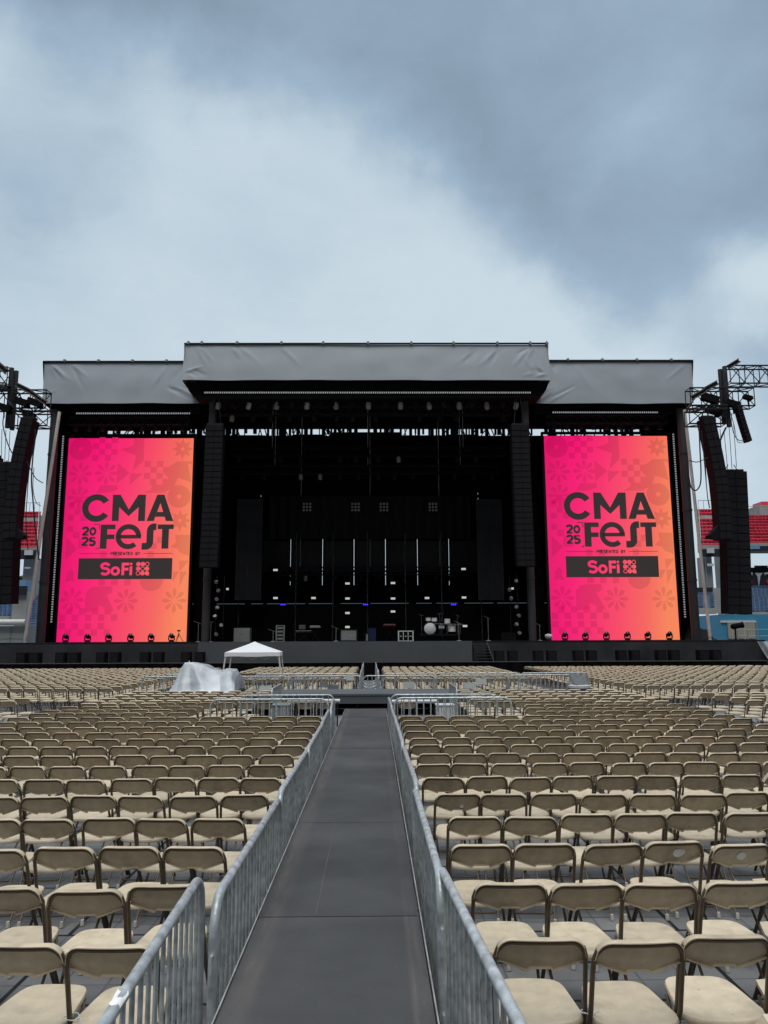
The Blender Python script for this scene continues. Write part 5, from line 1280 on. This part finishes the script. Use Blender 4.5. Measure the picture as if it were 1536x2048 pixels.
# ------------------------------------------------------------------ rigging towers outside the stage
def rig_tower(label, masts, trusses, beams, motors, Y=50.5):
    c0 = at(*masts[0][0], Y); r = empty('rigging_tower', (c0.x, Y, c0.z - 4), 0, label, 'rigging tower', 'rigging towers'); O = Vector((c0.x, Y, c0.z - 4))
    for (t, bt, dy) in masts:
        a, c = at(*t, Y + dy), at(*bt, Y + dy); x = (a.x + c.x) / 2; MB().tube([(x - O.x, dy, c.z - O.z), (x - O.x, dy, a.z - O.z)], .15, 12).build('mast', M['column'], r, 60)
    for (a, c, h, dy) in trusses:
        p, q = at(*a, Y + dy), at(*c, Y + dy); p.z = q.z = (p.z + q.z) / 2; box_truss(p - O, q - O, h, .8, 1.0, .055, .035).build('truss', M['truss'], r)
    for (a, c, w) in beams:
        p, q = at(*a, Y - .6), at(*c, Y - .6); d = q - p; ang = math.atan2(d.z, d.x); rot = Matrix.Rotation(-ang, 3, 'Y')
        for dz in (-1, 1): MB().box((p + q) / 2 - O + rot @ Vector((0, 0, dz * w * .38)), (d.length, .25, w * .22), rot).build('beam', M['rust'], r)
        MB().box((p + q) / 2 - O, (d.length * .98, .05, w * .5), rot).build('web_plate', M['truss'], r)
    for (x, y, s) in motors:
        p = at(x, y, Y - .5) - O; b = MB(); b.box(p, (s * 1.6, .4, s * .7), Matrix.Rotation(.3, 3, 'Y')); b.lathe([(s * .25, -.3), (s * .3, .0), (s * .25, .3)], 10, p + Vector((s * .5, 0, -s * .4)), Matrix.Rotation(R(90), 3, 'X')); b.tube([p, p + Vector((.05, 0, -.7))], .05, 5); b.build('hoist_motor', M['black'], r)
rig_tower('lattice rigging tower with masts and trusses outside the left of the stage', [((22, 736), (16, 856), 0), ((31, 742), (26, 860), .35)],
          [((-60, 756), (20, 756), 1.25, 0), ((-60, 803), (97, 800), 1.25, 0), ((30, 840), (100, 840), 1.0, 0), ((-60, 772), (16, 776), .3, -.6)], [((34, 770), (62, 784), .32), ((60, 784), (92, 806), .32), ((-8, 725), (14, 744), .4)],
          [(44, 804, .6), (70, 805, .6), (58, 830, .5), (8, 815, .6)])
rig_tower('lattice rigging tower with masts and trusses outside the right of the stage', [((1450, 733), (1457, 854), 0), ((1441, 739), (1447, 848), .35)],
          [((1455, 752), (1600, 753), 1.25, 0), ((1376, 797), (1503, 797), 1.25, 0), ((1374, 836), (1446, 836), 1.0, 0), ((1380, 817), (1450, 818), .25, -.6)], [((1383, 796), (1410, 781), .32), ((1408, 780), (1435, 765), .32), ((1455, 735), (1478, 721), .3)],
          [(1420, 797, .7), (1428, 822, .6), (1465, 808, .6), (1495, 795, .35)])
# hanging cables
def cable(pts, Y, r_, label, sub=12, sag=None):
    P = [at(x, y, Y) for x, y in pts]; out = []
    for i in range(len(P) - 1):                # smooth curve through the surveyed points
        p0, p1, p2, p3 = P[max(i - 1, 0)], P[i], P[i + 1], P[min(i + 2, len(P) - 1)]
        for k in range(sub): t = k / sub; out.append(.5 * ((2 * p1) + (p2 - p0) * t + (2 * p0 - 5 * p1 + 4 * p2 - p3) * t * t + (3 * p1 - p0 - 3 * p2 + p3) * t ** 3))
    out.append(P[-1]); o = MB().tube([p - out[0] for p in out], r_, 5).build('cable', M['cable'], None, 60); o.location = out[0]
    return tag(o, label, 'cable', 'cables hanging beside the stage')
cable([(1398, 850), (1400, 900), (1402, 945), (1400, 970), (1391, 981), (1382, 974), (1378, 955)], 49.2, .045, 'thick cable looping from the right curved array towards the pale brace')
cable([(1379, 921), (1395, 924), (1416, 915)], 49.2, .03, 'cable swag joining the right curved array and the pale brace')
cable([(1403, 860), (1407, 905), (1411, 950), (1416, 1000), (1420, 1016)], 49.3, .03, 'thin cable dangling close to the inner side of the right array')
cable([(1402, 870), (1410, 920), (1414, 985), (1419, 1010)], 49.35, .022, 'thinnest cable dangling inside the right array')
cable([(1464, 826), (1463, 845), (1468, 868), (1477, 880), (1488, 880)], 48.9, .025, 'thin cable curling under the small right array')
cable([(1460, 822), (1468, 850), (1476, 884), (1492, 880)], 48.95, .02, 'looped cable trailing beside the small right array')
for i, (xa, ya, xb, yb) in enumerate(((1448, 862, 1456, 945), (1458, 850, 1464, 938), (1467, 845, 1473, 934), (1440, 858, 1443, 900))): cable([(xa, ya), (xb, yb)], 50.8, .02, 'steel line above the right loudspeaker block, %s from the left' % ORD[(2, 3, 4, 1)[i]])
cable([(1452, 855), (1444, 872), (1437, 890)], 49.4, .06, 'grey diagonal strap near the right mast foot')
cable([(70, 858), (70, 880), (66, 912), (63, 960), (66, 1000), (70, 1050), (78, 1120)], 49.2, .045, 'thick cable hanging between the left curved array and the pale brace')
cable([(53, 922), (62, 940), (72, 957), (86, 966)], 49.2, .03, 'cable swag joining the left curved array and the pale brace')
cable([(66, 890), (58, 945), (54, 1000), (52, 1040), (56, 1100)], 49.3, .028, 'thin cable dangling near the inner side of the left array')
cable([(68, 935), (66, 975), (72, 1004), (82, 1012)], 49.3, .022, 'thin looped cable low beside the left pale brace')
cable([(8, 830), (6, 850), (13, 880), (22, 902), (28, 910)], 49.2, .035, 'cable swag left of the left curved array')
for i, (xa, ya, xb, yb) in enumerate(((4, 858, 2, 940), (12, 860, 9, 935), (20, 862, 17, 930))): cable([(xa, ya), (xb, yb)], 50.8, .02, 'steel line above the left loudspeaker block, %s from the left' % ORD[i + 1])

# ------------------------------------------------------------------ stadium behind
def stand(label, xa, xb, Y0, z0, Y1, z1, nrow, m, seat_w=.55, gap_at=None, walls=True):
    r = empty('stadium_stand', ((xa + xb) / 2, Y0, 0), 0, label, 'stadium stand', 'stadium stands'); ox, oy = (xa + xb) / 2, Y0
    st = MB(); se = MB(); dy, dz = (Y1 - Y0) / nrow, (z1 - z0) / nrow; w = xb - xa
    for k in range(nrow):
        y, z = k * dy, z0 + k * dz
        q_ = (Y0 + y) / Y0; cx_ = ox * (q_ - 1); w = (xb - xa) * q_
        st.b2((cx_ - w / 2, y, z - .7), (cx_ + w / 2, y + dy * .998, z))
        if gap_at and gap_at[0] <= k < gap_at[1]: continue
        n = max(1, int(w / seat_w))
        for i in range(n):
            x = cx_ - w / 2 + (i + .5) * w / n; se.b2((x - w / n * .43, y + dy * .45, z + .02), (x + w / n * .43, y + dy * .60, z + min(.80, dz * .84))); se.b2((x - w / n * .43, y + dy * .08, z + .36), (x + w / n * .43, y + dy * .44, z + .42))
    w = xb - xa; qe = Y1 / Y0; ce = ox * (qe - 1)
    st.build('terrace', M['concrete'], r); o = se.build('seats', M[m], r); o['kind'] = 'stuff'
    if walls:
        b = MB(); b.b2((-w / 2 - .15, -.3, z0 - 1.2), (w / 2 + .15, -.01, z0 + .25)); b.build('front_wall', M['concrete'], r)
        b = MB(); ye, ze = Y1 - Y0, z1
        for x in (-w / 2, w / 2): X_ = lambda t: ce * t + x * (1 + (qe - 1) * t); b.tube([(X_(0), 0, z0 + 1.1), (X_(1), ye, ze + 1.1)], .05, 5); [b.tube([(X_(q / 6), ye * q / 6, z0 + (ze - z0) * q / 6), (X_(q / 6), ye * q / 6, z0 + (ze - z0) * q / 6 + 1.1)], .04, 4) for q in range(7)]
        w *= qe; b.tube([(ce - w / 2, ye, ze + 1.4), (ce + w / 2, ye, ze + 1.4)], .05, 5); [b.tube([(ce - w / 2 + w * q / 4, ye, ze - .5), (ce - w / 2 + w * q / 4, ye, ze + 1.4)], .04, 4) for q in range(5)]
        b.build('railing', M['concrete'], r)
    return r
Y = 108.0
def px_x(px, Y): return at(px, 1100, Y).x
z0, z1 = at(1500, 1094, Y).z, at(1500, 1018, Y + 14).z
stand('red upper stadium stand seen between the loudspeaker block and the right braces', px_x(1403, Y), px_x(1445, Y), Y, z0, Y + 14, z1, 11, 'redseat', gap_at=(8, 9))
stand('red upper stadium stand at the right picture edge', px_x(1489, Y), px_x(1600, Y), Y, at(1500, 1090, Y).z, Y + 13, at(1510, 1030, Y + 13).z, 10, 'redseat')
stand('red upper stadium stand seen left of the left column', px_x(34, Y), px_x(73, Y), Y, at(50, 1099, Y).z, Y + 14, at(50, 1023, Y + 14).z, 11, 'redseat', gap_at=(8, 9))
stand('blue lower stadium stand at the right picture edge', px_x(1478, 98), px_x(1600, 98), 98, at(1500, 1224, 98).z, 108, at(1500, 1174, 108).z, 12, 'blueseat', walls=False)
stand('blue lower stadium stand at the left picture edge', px_x(-60, 98), px_x(29, 98), 98, at(20, 1232, 98).z, 107, at(20, 1190, 107).z, 10, 'blueseat', walls=False)
stand('blue lower stadium stand just left of the left column', px_x(52, 99), px_x(112, 99), 99, at(70, 1272, 99).z, 112, at(70, 1183, 112).z, 18, 'blueseat', walls=False)
stand('small pair of blue seat blocks right of the right column', px_x(1391, 90), px_x(1424, 90), 90, at(1400, 1216, 90).z, 94, at(1400, 1188, 94).z, 6, 'blueseat', walls=False)
def block(name, label, cat, boxes, loc=None):
    r = empty(name, loc or (0, 0, 0), 0, label, cat); O = Vector(r.location)
    for nm, m, Y, dep, x0, y0, x1, y1 in boxes:
        a, c = at(x0, y0, Y), at(x1, y1, Y); MB().b2((a.x - O.x, Y - O.y, c.z - O.z), (c.x - O.x, Y + dep - O.y, a.z - O.z)).build(nm, M[m], r)
    return r
block('stadium_concourse', 'pale concrete stadium piers and fascia on the right behind the brace', 'stadium structure', [
    ('pier', 'concrete', 109, 3, 1411, 1112, 1428, 1182), ('fascia', 'navy', 107.2, .4, 1403, 1098, 1446, 1113), ('end_panel', 'white', 106.9, .2, 1414, 1096, 1429, 1106),
    ('thin_pier', 'white', 109.5, .6, 1405, 1114, 1411, 1178), ('wall', 'concrete', 96, 1, 1390, 1176, 1446, 1226), ('cap', 'navy', 95.8, 1.4, 1391, 1175, 1426, 1183), ('lamp_box', 'white', 106, .3, 1416, 1127, 1428, 1132)], (at(1420, 1280, 100).x, 100, 0))
block('stadium_concourse', 'pale concrete stadium pier and fascia seen left of the left column', 'stadium structure', [
    ('pier', 'concrete', 109, 3, 48, 1116, 64, 1270), ('fascia', 'navy', 107.2, .4, 28, 1100, 76, 1118), ('end_panel', 'white', 106.9, .2, 49, 1100, 65, 1110), ('lamp_box', 'white', 106, .3, 49, 1134, 59, 1137),
    ('wall', 'concrete', 97, 1, 27, 1184, 51, 1240), ('roof_panel', 'skyblue', 101, 3, 35, 1160, 51, 1178), ('dark_band', 'navy', 96.6, .3, 28, 1172, 52, 1190)], (at(50, 1280, 100).x, 100, 0))
block('stadium_concourse', 'dark stadium concourse roof and blue fascia at the right picture edge', 'stadium structure', [
    ('fascia', 'navy', 107.2, .5, 1487, 1092, 1605, 1100), ('blue_strip', 'skyblue', 107.0, .15, 1493, 1091, 1520, 1098), ('roof_edge', 'navy', 112, 4, 1492, 1135, 1605, 1145), ('roof_rail', 'rust', 112.5, .3, 1510, 1131, 1536, 1135),
    ('rear_wall', 'navy', 113, 1, 1480, 1146, 1605, 1176), ('upper_block', 'concrete', 122, 6, 1519, 1010, 1600, 1031), ('top_seats', 'redseat', 122, 3, 1523, 1003, 1600, 1010), ('side_wall', 'concrete', 118, 3, 1484, 1041, 1500, 1090), ('pier', 'concrete', 116, 3, 1445, 1110, 1470, 1240)], (at(1510, 1280, 110).x, 110, 0))
r = empty('banner_wall', (at(1510, 1280, 107.6).x, 109, 0), 0, 'navy banner with white points and red stars above the right blue seats', 'banner'); O = Vector(r.location)
def xz(px, py): p = at(px, py, 109); return (p.x - O.x, p.z)
MB().prism([xz(1480, 1148), xz(1600, 1148), xz(1600, 1172), xz(1480, 1172)], 0, .2).build('panel', M['navy'], r)
b = MB()
for x in (1517, 1554, 1591): b.prism([xz(x - 8, 1146), xz(x + 8, 1146), xz(x + 3, 1152), xz(x, 1173), xz(x - 3, 1152)], -.12, -.01)
for x in (1498, 1535, 1572): b.prism([xz(x - 7, 1145), xz(x + 7, 1145), xz(x + 6, 1151), xz(x + 4, 1148.5), xz(x - 4, 1148.5), xz(x - 6, 1151)], -.12, -.01)
b.build('white_points', M['white'], r); b = MB()
for x in (1500, 1535, 1570):
    c = xz(x, 1163); b.prism(star_poly(c[0], c[1], .42, .2, 6, .3), -.1, -.01)
b.build('star', M['redstar'], r)
def container(label, boxes, Y, loc):
    return block('site_building', label, 'building', boxes, loc)
container('low turquoise site building with beige panels at the right picture edge', [('wall', 'bluewall', 70, 5, 1441, 1229, 1600, 1282), ('roof_band', 'white', 69.9, .08, 1441, 1241, 1512, 1245), ('beige_panel', 'tanpanel', 69.85, .1, 1455, 1246, 1512, 1277), ('panel_post', 'white', 69.8, .1, 1463, 1246, 1465, 1279), ('panel_post', 'white', 69.8, .1, 1488, 1242, 1490, 1279), ('end_post', 'white', 69.8, .1, 1513, 1243, 1516, 1278)], 70, (at(1480, 1280, 70).x, 70, 0))
r = container('pale grey panelled container at the left picture edge', [('wall', 'greywall', 62, 4, -60, 1252, 48, 1292), ('seam', 'casegrey', 61.97, .04, -60, 1264, 47, 1264.6), ('seam', 'casegrey', 61.97, .04, -60, 1277, 47, 1277.6), ('seam', 'casegrey', 61.97, .04, 20, 1253, 20.6, 1290)], 62, (at(10, 1280, 62).x, 62, 0))
O = Vector(r.location); a, c = at(-60, 1245, 61.8), at(51, 1245, 61.8); MB().tube([a - O, c - O], .24, 14).build('roof_pipe', M['white'], r, 60)
r = empty('guard_rail', (at(1500, 1278, 60).x, 60, 0), 0, 'grey guard railing before the turquoise building', 'railing'); b = MB()
xa, xb = at(1475, 1270, 60).x - r.location.x, at(1600, 1270, 60).x - r.location.x; zt = at(1500, 1259, 60).z
for q in (0, .5): b.tube([(xa, 0, zt - q * 1.0), (xb, 0, zt - q * 1.0)], .03, 5)
for k in range(7): b.tube([(xa + (xb - xa) * k / 6, 0, .5), (xa + (xb - xa) * k / 6, 0, zt)], .03, 5)
b.build('rail', M['galv2'], r)
r = empty('followspot', (at(1472, 1280, 58).x, 58, 0), 0, 'black lamp on a post beside the turquoise building', 'lamp'); zt = at(1472, 1252, 58).z
MB().tube([(0, 0, .2), (0, 0, zt)], .07, 6).build('post', M['blackpaint'], r); MB().lathe([(.12, -.4), (.2, -.3), (.2, .3), (.24, .5)], 12, (.1, 0, zt), Matrix.Rotation(R(80), 3, 'Y')).build('lamp', M['black'], r, 60)
# black covered equipment right of the right column
r = empty('covered_gear', (at(1446, 1280, 52).x, 56, DZ), 0, 'black cloth covered equipment behind the right pale brace', 'covered equipment'); w = 1.5
b = MB(); b.grid(lambda u, v: ((u - .5) * w * 1.5, (v - .5) * 1.4, max(0, (1.1 - .5 * u) * min(1, 5 * u, 5 * (1 - u)) * min(1, 4 * v, 4 * (1 - v)) + .1 * noise.noise(Vector((u * 6, v * 6, 2))))), 28, 20); b.build('cloth', M['skirt'], r, 60)
p = at(1530, 1305, 48.3); r = empty('end_tarp', (p.x, 48.3, 0), 0, 'pale grey tarp hanging off the right end of the stage', 'tarp'); a, c = at(1516, 1283, 48.3), at(1580, 1330, 48.3)
b = MB(); b.grid(lambda u, v: (a.x - p.x + (c.x - a.x) * u + .6 * (1 - v) * (1 - u) , .35 * u * u + .12 * math.sin(u * 15 + v * 2) - .3 * (1 - v), c.z + (a.z - c.z) * v), 30, 8); b.build('tarp', M['tarp'], r, 70)
p = at(1486, 1337, 45.3); b = MB(); b.b2((-.32, -.15, 0), (.32, .15, .14)).b2((-.34, -.17, .14), (.34, .17, .19)); o = b.build('storage_box', M['white']); o.location = (p.x, 45.3 - .4, p.z); tag(o, 'small white flat box resting at the right end of the barrier', 'box')
MB().b2((-.3, -.14, -p.z + .01), (.3, .14, -.001)).build('stand', M['blackpaint'], o)
p = on(1424, 1421, .0); r = empty('plastic_bottle', (p.x, p.y, .004), 0, 'white plastic bottle standing in the aisle on the right', 'bottle')
MB().lathe([(.06, 0), (.065, .02), (.065, .2), (.03, .27)], 14).build('body', M['white'], r, 50); MB().lathe([(.032, .271), (.032, .31)], 12).build('cap', M['galv2'], r)
p = on(1440, 1417, .0); b = MB(); b.grid(lambda u, v: ((.2 + .07 * noise.noise(Vector((u * 9, v * 6, 1)))) * math.cos(2 * PI * u) * math.sin(PI * v), (.2 + .07 * noise.noise(Vector((u * 9, v * 6, 4)))) * math.sin(2 * PI * u) * math.sin(PI * v), .16 * (1 - math.cos(PI * v)) * .5 + .05 * noise.noise(Vector((u * 12, v * 8, 2))) + .03), 26, 12)
o = b.build('litter_bag', M['bag'], None, 40); o.location = (p.x, p.y, .004); tag(o, 'crumpled white bag lying in the aisle beside the bottle', 'bag')
# a tree glimpsed through the left gap
def tree(px, py_top, Y, wpx, seed, label):
    rr = random.Random(seed); a = at(px, py_top, Y); cw = at(px + wpx, py_top, Y).x - a.x; r = empty('tree', (a.x, Y, 0), 0, label, 'tree', 'trees behind the stadium'); H = a.z
    b = MB(); b.tube([(0, 0, 0), (.2, 0, H * .4), (0, .2, H * .75)], [.4, .3, .12], 8)
    for k in range(5): an = rr.uniform(0, 6.28); b.tube([(.1, 0, H * (.35 + .07 * k)), (cw * .4 * math.cos(an), cw * .4 * math.sin(an), H * (.6 + .06 * k))], [.16, .05], 6)
    b.build('trunk', M['bark'], r); c = MB()
    cl = [(rr.gauss(0, cw * .3), rr.gauss(0, cw * .3), H * rr.uniform(.5, .95)) for _ in range(16)]
    for _ in range(2600):
        q = rr.choice(cl); p = Vector(q) + Vector((rr.gauss(0, 1), rr.gauss(0, 1), rr.gauss(0, .8))) * cw * .13; d = Vector((rr.gauss(0, 1), rr.gauss(0, 1), rr.gauss(0, 1))).normalized(); s = rr.uniform(.14, .3); e_ = d.orthogonal().normalized(); f_ = d.cross(e_); c.add([p - e_ * s, p + f_ * s * .5, p + e_ * s, p - f_ * s * .5], [(0, 1, 2, 3)])
    c.build('crown', M['leaf'], r)
tree(39, 1134, 135, 26, 4, 'green tree glimpsed between the left array and the concrete pier')
